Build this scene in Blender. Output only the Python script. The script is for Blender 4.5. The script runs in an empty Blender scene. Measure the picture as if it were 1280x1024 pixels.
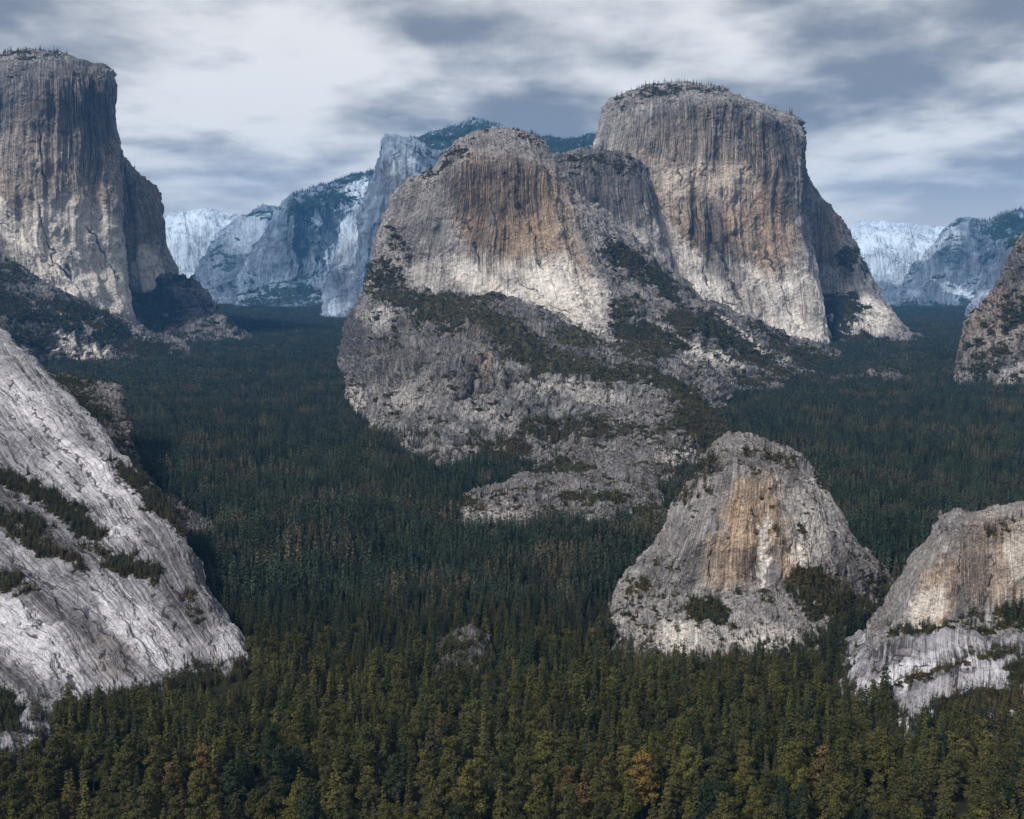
import bpy, math, random
import numpy as np
from mathutils import Vector
random.seed(7); rng = np.random.default_rng(7)
S = bpy.context.scene; COL = S.collection
# ------------------------------------------------------------------ camera
F = 1400.0; HCAM = 350.0; Y0 = 340.0
TH = math.atan((512 - Y0) / F); cT, sT = math.cos(TH), math.sin(TH)
cam_d = bpy.data.cameras.new('camera'); cam = bpy.data.objects.new('camera', cam_d); COL.objects.link(cam)
cam_d.sensor_width = 36; cam_d.lens = 36 * F / 1280; cam_d.clip_start = 1; cam_d.clip_end = 90000
cam.location = (0, 0, HCAM); cam.rotation_euler = (math.pi / 2 - TH, 0, 0); S.camera = cam
S.render.resolution_x = 1024; S.render.resolution_y = 819

def gD(py): return -HCAM / ((-sT + cT * (512 - py) / F) / (cT + sT * (512 - py) / F))
def W(px, py, D=None):
    """a place in the valley seen in the direction px, py at ground distance D (on the valley floor if None)"""
    k = (512 - py) / F
    if D is None: D = gD(py)
    t = D / (cT + sT * k)
    return np.array([(px - 640) / F * t, D, HCAM + t * (-sT + cT * k)])
def project(P):
    x, y, z = P[..., 0], P[..., 1], P[..., 2] - HCAM
    d = y * cT - z * sT; u = y * sT + z * cT
    return 640 + F * x / d, 512 - F * u / d, d
# ------------------------------------------------------------------ noise
def hsh(i, j, k, seed):
    h = (i.astype(np.uint32) * np.uint32(374761393) + j.astype(np.uint32) * np.uint32(668265263) + k.astype(np.uint32) * np.uint32(2147483647) + np.uint32(seed * 974634 + 77))
    h = (h ^ (h >> np.uint32(13))) * np.uint32(1274126177)
    h = (h ^ (h >> np.uint32(16))) * np.uint32(2246822519)
    return ((h ^ (h >> np.uint32(15))) & np.uint32(0xffffff)).astype(np.float32) / 8388607.5 - 1
def vn(p, seed=0):
    p = p.astype(np.float64); f = np.floor(p); t = (p - f).astype(np.float32); i = f.astype(np.int64)
    t = t * t * t * (t * (t * 6 - 15) + 10)
    x, y, z = i[:, 0], i[:, 1], i[:, 2]; tx, ty, tz = t[:, 0], t[:, 1], t[:, 2]
    def L(dy, dz):
        a = hsh(x, y + dy, z + dz, seed); b = hsh(x + 1, y + dy, z + dz, seed); return a + (b - a) * tx
    a = L(0, 0); b = L(1, 0); c = L(0, 1); d = L(1, 1)
    a = a + (b - a) * ty; c = c + (d - c) * ty
    return a + (c - a) * tz
def fbm(p, oct=4, seed=0, gain=.5, ridged=False):
    a = 1; s = 0; n = 0
    for o in range(oct):
        v = vn(p * (2.03 ** o) + o * 17.3, seed + o)
        if ridged: v = 1 - 2 * np.abs(v)
        s = s + a * v; n += a; a *= gain
    return s / n
def facet(p, seed=0):
    """broken blocks: every cell has its own offset and tilt, so neighbours meet in sharp edges"""
    f = np.floor(p - .5).astype(np.int64); best = np.full(len(p), 9e9); out = np.zeros(len(p))
    for a in (0, 1):
        for b in (0, 1):
            for c in (0, 1):
                i, j, k = f[:, 0] + a, f[:, 1] + b, f[:, 2] + c
                h1, h2, h3 = hsh(i, j, k, seed), hsh(i, j, k, seed + 1), hsh(i, j, k, seed + 2)
                d = p - np.stack([i + .5 + .42 * h1, j + .5 + .42 * h2, k + .5 + .42 * h3], -1); e = (d * d).sum(1); m = e < best
                v = .5 * h3 + .9 * (d[:, 0] * h2 + d[:, 1] * h1 + d[:, 2] * h3); out = np.where(m, v, out); best = np.where(m, e, best)
    return out
def sstep(a, b, x):
    t = np.clip((x - a) / (b - a), 0, 1); return t * t * (3 - 2 * t)
# ------------------------------------------------------------------ node helpers
def newmat(name):
    m = bpy.data.materials.new(name); m.use_nodes = True; nt = m.node_tree; nt.nodes.clear(); return m, nt
class N:
    def __init__(s, nt): s.nt = nt
    def n(s, t, **k):
        x = s.nt.nodes.new(t)
        for a, b in k.items(): setattr(x, a, b)
        return x
    def put(s, sock, v):
        if isinstance(v, bpy.types.NodeSocket): s.nt.links.new(v, sock)
        elif v is not None:
            if hasattr(sock.default_value, '__len__') and hasattr(v, '__len__') and len(v) == 3 and len(sock.default_value) == 4: v = (*v, 1)
            sock.default_value = v
    def math(s, op, a, b=None, c=None, clamp=False):
        x = s.n('ShaderNodeMath', operation=op, use_clamp=clamp); s.put(x.inputs[0], a); s.put(x.inputs[1], b)
        if c is not None: s.put(x.inputs[2], c)
        return x.outputs[0]
    def mix(s, f, a, b, mode='MIX'):
        x = s.n('ShaderNodeMix', data_type='RGBA', blend_type=mode); s.put(x.inputs[0], f); s.put(x.inputs[6], a); s.put(x.inputs[7], b); return x.outputs[2]
    def ramp(s, v, a, b, lo=0.0, hi=1.0):
        x = s.n('ShaderNodeMapRange', interpolation_type='SMOOTHSTEP'); s.put(x.inputs[0], v); s.put(x.inputs[1], a); s.put(x.inputs[2], b); s.put(x.inputs[3], lo); s.put(x.inputs[4], hi); return x.outputs[0]
    def vscale(s, v, sc, off=(0, 0, 0)):
        x = s.n('ShaderNodeMapping'); s.put(x.inputs[0], v); x.inputs[1].default_value = off; x.inputs[3].default_value = sc; return x.outputs[0]
    def noise(s, v, scale=1.0, detail=4, rough=.55, dist=0.0):
        x = s.n('ShaderNodeTexNoise'); s.put(x.inputs['Vector'], v); x.inputs['Scale'].default_value = scale; x.inputs['Detail'].default_value = detail; x.inputs['Roughness'].default_value = rough; x.inputs['Distortion'].default_value = dist; return x.outputs[0]
    def attr(s, name): return s.n('ShaderNodeAttribute', attribute_name=name)

def rock_mat(name, g0, g1, tan=(.38, .27, .185), pale=(.74, .69, .635), dark=(.032, .029, .031), veg=(.028, .03, .014), streak=1.0, bump=1.0, su=1.0, sv=1.0, con=1.0, crev_shade=.3, seam=.45):
    m, nt = newmat(name); q = N(nt)
    fl = q.attr('flow').outputs['Vector']; po = q.attr('grain').outputs['Vector']; mk = q.attr('mask')
    sep = q.n('ShaderNodeSeparateColor'); nt.links.new(mk.outputs['Color'], sep.inputs[0])
    T, Dk, Pl, Vg = sep.outputs[0], sep.outputs[1], sep.outputs[2], mk.outputs['Alpha']
    # warp the streaks a little
    wob = q.noise(po, .010, 0, .4)
    cmb = q.n('ShaderNodeCombineXYZ'); q.put(cmb.inputs[0], q.math('MULTIPLY', wob, 20.0))
    add = q.n('ShaderNodeVectorMath', operation='ADD'); q.put(add.inputs[0], fl); q.put(add.inputs[1], cmb.outputs[0]); fw = add.outputs[0]
    s1 = q.noise(q.vscale(fw, (.50 * su, .013 * sv, 1)), 1, 5, .68)
    s2 = q.noise(q.vscale(fw, (.14 * su, .006 * sv, 1)), 1, 5, .65)
    s3 = q.noise(q.vscale(fw, (.95 * su, .045 * sv, 1), (7, 3, 0)), 1, 3, .6)
    big = q.noise(po, .028, 5, .6)
    med = q.noise(po, .12, 5, .65)
    fine = q.noise(po, .55, 4, .7)
    c = q.mix(q.ramp(q.math('ADD', q.math('MULTIPLY', big, .5), q.math('MULTIPLY', s2, .5)), .38, .62), g0, g1)
    c = q.mix(q.math('MULTIPLY', q.ramp(q.math('ADD', s2, q.math('MULTIPLY', med, .5)), .5, .95), T), c, tan)
    c = q.mix(q.math('MULTIPLY', T, .55), c, tan)
    c = q.mix(q.math('MULTIPLY', Pl, q.ramp(q.math('ADD', s2, q.math('MULTIPLY', med, .6)), .38, .74)), c, pale)
    # cracks: stained joints, with the shade of crevices painted in dark
    fv = q.n('ShaderNodeVectorMath', operation='ADD'); q.put(fv.inputs[0], fw); nc = q.n('ShaderNodeTexNoise'); q.put(nc.inputs['Vector'], po); nc.inputs['Scale'].default_value = .04; nc.inputs['Detail'].default_value = 4
    nv2 = q.n('ShaderNodeVectorMath', operation='SCALE'); q.put(nv2.inputs[0], nc.outputs['Color']); nv2.inputs['Scale'].default_value = 34; q.put(fv.inputs[1], nv2.outputs[0])
    cr = q.n('ShaderNodeTexVoronoi', feature='DISTANCE_TO_EDGE'); q.put(cr.inputs['Vector'], q.vscale(fv.outputs[0], (.045, .016, 1))); cr.inputs['Scale'].default_value = 1
    crk = q.math('MULTIPLY', q.ramp(cr.outputs['Distance'], .0, .032, 1, 0), q.ramp(q.noise(po, .03, 4, .6), .46, .60))
    # brightness variation
    b1 = q.ramp(s1, .36, .62, .72, 1.2)
    b1 = q.math('ADD', q.math('MULTIPLY', q.math('SUBTRACT', b1, 1.0), .8 * streak), 1.0)
    b2 = q.ramp(fine, .3, .7, 1 - .32 * con, 1 + .28 * con); b3 = q.ramp(med, .3, .7, 1 - .32 * con, 1 + .28 * con)
    v = q.math('MULTIPLY', q.math('MULTIPLY', b1, b2), b3)
    v = q.math('ADD', 1.0, q.math('MULTIPLY', q.math('SUBTRACT', v, 1.0), q.math('SUBTRACT', 1.0, q.math('MULTIPLY', Pl, .5))))
    v = q.math('MULTIPLY', v, q.math('SUBTRACT', 1.0, q.math('MULTIPLY', Dk, .22)))
    cc = q.n('ShaderNodeCombineColor'); [q.put(cc.inputs[i], v) for i in range(3)]
    c = q.mix(1.0, c, cc.outputs[0], 'MULTIPLY')
    if seam:
        for k_, (a_, b_, wd_) in enumerate(((.11, .0028, .020), (.05, .0022, .016), (.26, .006, .022))):
            sn = q.noise(q.vscale(fw, (a_ * su * 2, b_, 1), (k_ * 9, 2, 0)), 1, 4, .5)
            ln_ = q.ramp(q.math('ABSOLUTE', q.math('SUBTRACT', sn, .5)), .0, wd_, 1, 0)
            c = q.mix(q.math('MULTIPLY', q.math('MULTIPLY', ln_, q.ramp(q.noise(q.vscale(fw, (.04, .012, 1), (k_ * 5, 1, 0)), 1, 3, .6), .42, .58)), seam), c, dark)
    # black water / lichen streaks
    ds = q.math('MAXIMUM', q.ramp(q.math('ADD', q.math('MULTIPLY', s1, .6), q.math('MULTIPLY', s2, .4)), .60, .46), 0.0)
    ds2 = q.ramp(s3, .56, .46)
    Dk = q.math('MULTIPLY', Dk, q.ramp(q.math('ADD', q.math('MULTIPLY', s2, .7), q.math('MULTIPLY', med, .3)), .36, .58, .35, 1.15))
    df = q.math('MULTIPLY', q.math('ADD', q.math('MULTIPLY', ds, .75), q.math('MULTIPLY', ds2, .35)), Dk, clamp=True)
    c = q.mix(df, c, dark)
    base_d = q.math('MULTIPLY', q.ramp(q.math('ADD', q.math('MULTIPLY', s1, .5), q.math('MULTIPLY', fine, .5)), .47, .36), .85 * streak, clamp=True)
    base_d = q.math('MULTIPLY', base_d, q.math('MULTIPLY', q.ramp(q.noise(po, .045, 4, .6), .44, .60, .12, .9), q.math('SUBTRACT', 1.0, q.math('MULTIPLY', Pl, .8))))
    cv = q.noise(q.vscale(po, (.20, .20, .34), (5, 9, 2)), 1, 5, .72)  # crevice shade painted as dark spots, stronger on broken rock
    cvf = q.math('MULTIPLY', q.math('MULTIPLY', q.ramp(cv, .49, .41), q.math('ADD', crev_shade, q.math('MULTIPLY', q.attr('broken').outputs['Fac'], .55))), q.ramp(q.noise(po, .035, 3, .5), .36, .58, .35, 1.0), clamp=True)
    c = q.mix(cvf, c, dark)
    c = q.mix(base_d, c, dark)
    c = q.mix(q.math('MULTIPLY', crk, .8), c, dark)
    c = q.mix(q.math('MULTIPLY', q.ramp(q.math('ADD', q.attr('fissure_shade').outputs['Fac'], q.math('MULTIPLY', q.math('SUBTRACT', fine, .5), .5)), .3, .8), .85), c, dark)  # shade of cracks, ledges and gullies mixed into the colour
    vm = q.ramp(q.math('ADD', Vg, q.math('MULTIPLY', q.math('SUBTRACT', fine, .5), 1.1)), .42, .58)
    vcol = q.mix(q.ramp(med, .35, .65), veg, (veg[0] * 2.2, veg[1] * 1.9, veg[2] * 1.7))
    c = q.mix(vm, c, vcol)
    hgt = q.math('ADD', q.math('MULTIPLY', s1, .55 * streak), q.math('ADD', q.math('MULTIPLY', fine, .55), q.math('MULTIPLY', med, 1.7)))
    hgt = q.math('SUBTRACT', hgt, q.math('MULTIPLY', crk, .8))
    bp = q.n('ShaderNodeBump'); bp.inputs['Strength'].default_value = 1.0
    q.put(bp.inputs['Height'], hgt); q.put(bp.inputs['Distance'], q.math('MULTIPLY', q.attr('unit').outputs['Fac'], 4.0 * bump))
    p = q.n('ShaderNodeBsdfPrincipled'); q.put(p.inputs['Base Color'], c); p.inputs['Roughness'].default_value = .85; p.inputs['Specular IOR Level'].default_value = .15
    q.put(p.inputs['Normal'], bp.outputs[0])
    o = q.n('ShaderNodeOutputMaterial'); nt.links.new(p.outputs[0], o.inputs[0]); return m

def foliage_mat(name, cols, var=.45, brown=None):
    m, nt = newmat(name); q = N(nt); oi = q.n('ShaderNodeObjectInfo')
    tc = q.n('ShaderNodeTexCoord')
    c = q.mix(oi.outputs['Random'], cols[0], cols[1])
    if brown:
        nz = q.noise(oi.outputs['Location'], .006, 4, .6)
        f = q.math('MULTIPLY', q.ramp(nz, .46, .62), q.ramp(q.math('FRACT', q.math('MULTIPLY', oi.outputs['Random'], 7.31)), .3, .8))
        c = q.mix(f, c, brown)
    lf = q.noise(tc.outputs['Object'], .35, 3, .6)
    v = q.math('MULTIPLY', q.ramp(lf, .3, .7, .7, 1.35), q.math('ADD', 1 - var / 2, q.math('MULTIPLY', q.math('FRACT', q.math('MULTIPLY', oi.outputs['Random'], 13.7)), var)))
    cc = q.n('ShaderNodeCombineColor'); [q.put(cc.inputs[i], v) for i in range(3)]
    c = q.mix(1.0, c, cc.outputs[0], 'MULTIPLY')
    p = q.n('ShaderNodeBsdfPrincipled'); q.put(p.inputs['Base Color'], c); p.inputs['Roughness'].default_value = .8; p.inputs['Specular IOR Level'].default_value = .1
    o = q.n('ShaderNodeOutputMaterial'); nt.links.new(p.outputs[0], o.inputs[0]); return m
def flat_mat(name, a, b, scale):
    m, nt = newmat(name); q = N(nt); g = q.n('ShaderNodeNewGeometry')
    nz = q.noise(g.outputs['Position'], scale, 6, .65)
    p = q.n('ShaderNodeBsdfPrincipled'); q.put(p.inputs['Base Color'], q.mix(q.ramp(nz, .35, .65), a, b)); p.inputs['Roughness'].default_value = .95; p.inputs['Specular IOR Level'].default_value = .05
    o = q.n('ShaderNodeOutputMaterial'); nt.links.new(p.outputs[0], o.inputs[0]); return m
# ------------------------------------------------------------------ objects
def tag(o, label=None, cat=None, group=None, kind=None):
    if label: o['label'] = label
    if cat: o['category'] = cat
    if group: o['group'] = group
    if kind: o['kind'] = kind
def mesh_np(name, V, Fq, mat=None, smooth=True):
    me = bpy.data.meshes.new(name); k = Fq.shape[1]
    me.vertices.add(len(V)); me.vertices.foreach_set('co', V.astype(np.float32).ravel())
    me.loops.add(Fq.size); me.loops.foreach_set('vertex_index', Fq.astype(np.int32).ravel())
    me.polygons.add(len(Fq)); me.polygons.foreach_set('loop_start', np.arange(0, Fq.size, k, dtype=np.int32))
    me.polygons.foreach_set('use_smooth', np.full(len(Fq), smooth)); me.update(calc_edges=True)
    if mat: me.materials.append(mat)
    return me
def cr(P, ns, axis):
    """Catmull-Rom resampling of a control grid along one axis; ns = samples per segment"""
    P = np.moveaxis(P, axis, 0); n = len(P); out = []; ts = []
    for i in range(n - 1):
        a = P[max(i - 1, 0)]; b = P[i]; c = P[i + 1]; d = P[min(i + 2, n - 1)]
        if i == 0: a = 2 * b - c
        if i == n - 2: d = 2 * c - b
        m0 = .42 * (c - a); m1 = .42 * (d - b)
        t = np.arange(ns[i]) / ns[i]
        if i == n - 2: t = np.append(t, 1.0)
        t = t.reshape((-1,) + (1,) * (P.ndim - 1))
        out.append((2 * t**3 - 3 * t**2 + 1) * b + (t**3 - 2 * t**2 + t) * m0 + (-2 * t**3 + 3 * t**2) * c + (t**3 - t**2) * m1)
        ts.append(i + t.ravel())
    return np.moveaxis(np.concatenate(out), 0, axis), np.concatenate(ts)
MASS = []
HG = np.full((2400, 1400), -1.0)  # footprint raster (16 m cells): x from -19200, y from 0
def massif(name, rows, mat, back=600, res=1.15, capL=1, capR=1, big=5., med=2.2, flute=1.6, rub=1.0, tan=(), dark=(), pale=(), veg=(), slopeveg=.0, parent=None, label=None, seed=0, capd=.12, warm=0, rubz=(), scarps=(), cracks=(), ridge=0., gully=2.):
    R = len(rows); C = len(rows[0]); G = np.zeros((R, C, 3))
    for i, r in enumerate(rows):
        assert len(r) == C, (name, i, len(r), C)
        for j, p in enumerate(r): G[i, j] = W(*p)
    s = np.median(G[..., 1]) / F
    # turn the ends away from the viewer, behind their own silhouette
    def cap(E, sign):
        px, py, _ = project(E); out = E.copy(); k = 1 + capd
        inw = 6 * sign
        for i in range(len(E)):
            D = E[i, 1] * k; pxn = px[i] + inw
            out[i] = [(pxn - 640) / F * D * (E[i, 1] and 1.0), D, E[i, 2] - .05 * max(E[i, 2], 0)]
        return out
    cols = [G[:, j] for j in range(C)]; infoC = [0] * C
    if capL: cols = [cap(G[:, 0], 1)] + cols
    if capR: cols = cols + [cap(G[:, -1], -1)]
    G = np.stack(cols, 1)
    below = G[0].copy(); below[:, 2] = np.minimum(below[:, 2] - 12 * s, -8 * s); below[:, 1] -= 2 * s
    b1 = G[-1].copy(); b1[:, 1] += back * .45; b1[:, 2] -= .06 * np.maximum(b1[:, 2], 0) + .02 * back; b1[:, 0] *= 1 + back * .45 / G[-1][:, 1]
    b2 = G[-1].copy(); b2[:, 1] += back; b2[:, 2] = -40; b2[:, 0] *= 1 + back / G[-1][:, 1]
    G = np.concatenate([below[None], G, b1[None], b2[None]], 0); RR, CC = G.shape[:2]
    ln = lambda A, ax: np.linalg.norm(np.diff(A, axis=ax), axis=2)
    pxy = np.stack(project(G)[:2], -1)
    def counts(ax):
        l3 = (ln(G, ax) / s).max(1 - ax); l2 = np.linalg.norm(np.diff(pxy, axis=ax), axis=2).max(1 - ax)
        return np.maximum(2, np.ceil(np.minimum(l3, 1.7 * l2 + 8) / res)).astype(int)
    nu, nv = counts(1), counts(0)
    nv[-2:] = np.maximum(6, nv[-2:] // 4)
    if len(nv) > 2: nv[-1] = min(nv[-1], 40); nv[-2] = min(max(nv[-2], 14), 60)
    P, tv = cr(G, nv, 0); P, tu = cr(P, nu, 1)
    lu = np.median(ln(P, 1), axis=0) / s; lv = np.median(ln(P, 0), axis=1) / s
    U = np.concatenate([[0], np.cumsum(lu)]); V = np.concatenate([[0], np.cumsum(lv)])
    nV, nU = P.shape[:2]
    flow = np.zeros((nV, nU, 3)); flow[..., 0] = U[None] + seed * 91.7; flow[..., 1] = V[:, None]
    def normals(P):
        du = np.gradient(P, axis=1); dv = np.gradient(P, axis=0); n = np.cross(du, dv); n /= np.linalg.norm(n, axis=2, keepdims=True) + 1e-9; return n
    n = normals(P)
    mid = n[nV // 3:nV // 2, nU // 3:2 * nU // 3].mean((0, 1)); flip = mid[1] > 0
    if flip: n = -n
    Q = (P / s).reshape(-1, 3) + seed * 13.1; fl = flow.reshape(-1, 3)
    px, py, _ = project(P); X = px.ravel(); Y = py.ravel()
    BW = []
    def blobs(L):
        o = np.zeros(len(X))
        if not BW: BW.extend([X + 7 * vn(Q * .07, 40) + 5 * vn(Q * .2, 41), Y + 5 * vn(Q * .07, 42) + 4 * vn(Q * .2, 43)])
        wx, wy = BW
        for b in L:
            cx, cy, rx, ry, a, w = b; a = math.radians(a)
            dx = wx - cx; dy = wy - cy; e = ((dx * math.cos(a) + dy * math.sin(a)) / rx) ** 2 + ((-dx * math.sin(a) + dy * math.cos(a)) / ry) ** 2
            o = np.maximum(o, w * (1 - sstep(.35, 1.35, e))) if w > 0 else o + w * (1 - sstep(.35, 1.35, e))
        return np.clip(o, 0, 1)
    steep = 1 - np.clip(n[..., 2].ravel(), 0, 1)
    if scarps or cracks: WN = [vn(Q * .05, 46), vn(Q * .17, 47), vn(Q * .05, 48), vn(Q * .17, 49)]
    def polyd(pts, w1=5., w2=2.):
        wx = X + w1 * WN[0] + w2 * WN[1]; wy = Y + w1 * WN[2] + w2 * WN[3]
        best = np.full(len(X), 1e9); sg = np.zeros(len(X))
        for (x0, y0), (x1, y1) in zip(pts[:-1], pts[1:]):
            dx, dy = x1 - x0, y1 - y0; t = np.clip(((wx - x0) * dx + (wy - y0) * dy) / (dx * dx + dy * dy), 0, 1)
            e = np.hypot(wx - x0 - t * dx, wy - y0 - t * dy); c_ = np.sign(dx * (wy - y0) - dy * (wx - x0)); m = e < best
            best = np.where(m, e, best); sg = np.where(m, c_, sg)
        en = np.minimum(np.hypot(wx - pts[0][0], wy - pts[0][1]), np.hypot(wx - pts[-1][0], wy - pts[-1][1]))
        return best, sg, sstep(0, 22, en)
    vg = blobs(veg)
    rz = blobs(rubz) if rubz else np.zeros(len(X))
    rz = np.clip(rz + sstep(.45, .2, steep) * .8 * (mat not in (m_far, m_slab)) + .5 * vg, 0, 1)
    h = 1.5 * big * fbm(Q * .016, 3, seed) + 1.7 * med * fbm(Q * .055, 4, seed + 5)
    flu = fbm(fl * np.array([.09, .006, 1]) + vn(Q * .02, 3)[:, None] * np.array([.35, 0, 0]), 3, seed + 9)
    flu2 = fbm(fl * np.array([.28, .02, 1]) + vn(Q * .02, 3)[:, None] * np.array([.9, 0, 0]), 2, seed + 12, ridged=True) * sstep(-.4, .4, vn(Q * .03, 8))
    plm = blobs(pale); calm = 1 - .65 * plm * (1 - rz)
    h += calm * (flute * 2.6 * flu + flute * .28 * flu2) * sstep(.25, .7, steep)
    # exfoliation sheets: stepped offsets
    st = fbm(fl * np.array([.035, .014, 1]) + np.stack([vn(Q * .05, 5), vn(Q * .04, 6), 0 * X], -1) * .5, 4, seed + 21) * 5
    h += 1.1 * (np.floor(st) + sstep(.82, 1.0, st - np.floor(st))) * (1 - .5 * rz)
    qf = Q * .06 + .35 * np.stack([vn(Q * .12, 7), vn(Q * .12, 8), vn(Q * .12, 9)], -1)
    h += calm * rub * (.45 + 2.2 * rz) * facet(qf, seed + 70) + rub * (.25 + .9 * rz) * facet(qf * np.array([2.6, 2.6, 3.6]), seed + 80)
    fis_shade = np.zeros(len(X))  # painted shade mask: crack lines, below scarp edges, gully floors
    for amp, L, side, pts in scarps:
        d_, sg, tp_ = polyd(pts); h += amp * tp_ * np.exp(-d_ / L) * sstep(-1.2, 1.2, d_ * sg * side); fis_shade = np.maximum(fis_shade, .55 * tp_ * np.exp(-((d_ * sg * side - 2.) / 2.2) ** 2) * (vn(Q * .09, 52) > -.35))
    for amp, wd, pts in cracks:
        d_, sg, tp_ = polyd(pts, 6, 3); g_ = np.exp(-(d_ / wd) ** 2) * tp_ * sstep(-.7, .1, vn(Q * .06, 53)); h -= amp * g_; fis_shade = np.maximum(fis_shade, g_)
    gl = fbm(fl * np.array([.030, .0055, 1]) + np.stack([vn(Q * .022, 61), vn(Q * .03, 62), 0 * X], -1) * np.array([.9, .3, 0]), 4, seed + 95, ridged=True, gain=.55)
    h += gully * gl * (1 - .4 * plm * (1 - rz)); fis_shade = np.maximum(fis_shade, .5 * sstep(-.25, -.5, gl) * (gully > 4))
    if ridge: h += ridge * fbm(Q * .022 + .5, 4, seed + 90, ridged=True)
    blk = fbm(Q * .11, 4, seed + 30, ridged=True, gain=.6)
    h += rub * (.35 + .9 * rz) * blk + .25 * rub * fbm(Q * .4, 2, seed + 33)
    h = h.reshape(nV, nU)
    fade = np.ones(nV); 
    P2 = P + n * (h * s * fade[:, None])[..., None]
    idx = np.arange(nV * nU).reshape(nV, nU)
    Fq = np.stack([idx[:-1, :-1], idx[:-1, 1:], idx[1:, 1:], idx[1:, :-1]], -1).reshape(-1, 4)
    if flip: Fq = Fq[:, ::-1]
    me = mesh_np(name, P2.reshape(-1, 3), Fq, mat)
    n2 = normals(P2); n2 = -n2 if flip else n2
    steep2 = 1 - np.clip(n2[..., 2].ravel(), 0, 1)
    if slopeveg > 0:
        nz = fbm(Q * .05, 4, seed + 50)
        vg = np.clip(np.maximum(vg, slopeveg * sstep(.72, .35, steep2) * sstep(-.25, .3, nz)), 0, 1)
    sp = sstep(.18, .42, fbm(Q * np.array([.10, .10, .26]), 3, seed + 77)) * sstep(-.3, .3, vn(Q * .025, 78)) * (.95 if mat in (m_rub, m_bench) else .5 * rz) * sstep(.95, .7, steep2) * (mat not in (m_far, m_slab))
    an = np.array([.055, .055, .17]); vz = vg + .75 * fbm(Q * an, 4, seed + 60, gain=.6) + .5 * fbm(Q * an * 4.1, 2, seed + 66)
    vg = sstep(.46, .74, vz) * sstep(.04, .22, vg) * sstep(.98, .75, steep2 - .08)
    vg = np.maximum(vg, sp)
    mask = np.stack([blobs(tan), blobs(dark), blobs(pale), vg], -1)
    for nm, ty, arr in (('flow', 'FLOAT_VECTOR', fl), ('grain', 'FLOAT_VECTOR', Q)):
        at = me.attributes.new(nm, ty, 'POINT'); at.data.foreach_set('vector', arr.astype(np.float32).ravel())
    at = me.attributes.new('mask', 'FLOAT_COLOR', 'POINT'); at.data.foreach_set('color', mask.astype(np.float32).ravel())
    at = me.attributes.new('fissure_shade', 'FLOAT', 'POINT'); at.data.foreach_set('value', fis_shade.astype(np.float32))
    at = me.attributes.new('broken', 'FLOAT', 'POINT'); at.data.foreach_set('value', rz.astype(np.float32))
    at = me.attributes.new('unit', 'FLOAT', 'POINT'); at.data.foreach_set('value', np.full(nV * nU, s, np.float32))
    o = bpy.data.objects.new(name, me); COL.objects.link(o)
    if parent: o.parent = parent
    else: tag(o, kind='structure')
    if label: o['label'] = label
    pr = P2.reshape(-1, 3)
    cx = np.clip((pr[:, 0] + 19200) // 16, 0, 2399).astype(int); cy = np.clip(pr[:, 1] // 16, 0, 1399).astype(int)
    np.maximum.at(HG, (cx, cy), pr[:, 2])
    inner = np.zeros((nV, nU), bool); inner[nv[0]:, :] = True
    MASS.append(dict(o=o, name=name, P=pr, n=n2.reshape(-1, 3), veg=vg, s=s, px=X, py=Y, ok=inner.ravel(), nV=nV, nU=nU, crest=int(nv[:-2].sum()), steep=steep2))
    return o
def setting(name, label, cat):
    o = bpy.data.objects.new(name, None); COL.objects.link(o); tag(o, label, cat, kind='structure'); return o

# ------------------------------------------------------------------ the rock
G_A = ((.335, .315, .312), (.205, .192, .195))     # warm granite
G_B = ((.34, .335, .365), (.20, .195, .22))     # pale cool granite of the near slabs
G_F = ((.19, .24, .32), (.075, .105, .155))       # far granite, blue of distant haze painted into its greys
m_wall = rock_mat('granite_wall', *G_A, streak=1.15)
m_slab = rock_mat('granite_slab', *G_B, streak=1.25, su=.5, sv=.22, crev_shade=.12, con=.4, bump=.8, seam=.95, pale=(.56, .555, .60))
m_rub = rock_mat('granite_rubble', (.27, .255, .255), (.13, .122, .126), streak=.8, bump=1.3, crev_shade=.75, su=.7, seam=.6)
m_bench = rock_mat('granite_bench', (.28, .27, .275), (.14, .134, .14), streak=1.05, bump=1.2, crev_shade=.45, su=.7, seam=.85)
m_far = rock_mat('granite_far_haze_tint', *G_F, streak=.7, con=.2, su=.6, bump=.5, crev_shade=.1, pale=(.50, .60, .72), veg=(.012, .026, .026), dark=(.035, .045, .06), seam=.6)  # pale, scrub and dark tones carry the painted haze blue too
def row(xs, ys, ds):
    k = globals().get('FARK', 1.0)
    if not hasattr(ds, '__len__'): ds = [ds] * len(xs)
    return [(a, b, c * k) for a, b, c in zip(xs, ys, ds)]
def rowg(xs, ys, lift=0): return [(a, b, gD(b)) for a, b in zip(xs, ys)]

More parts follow.
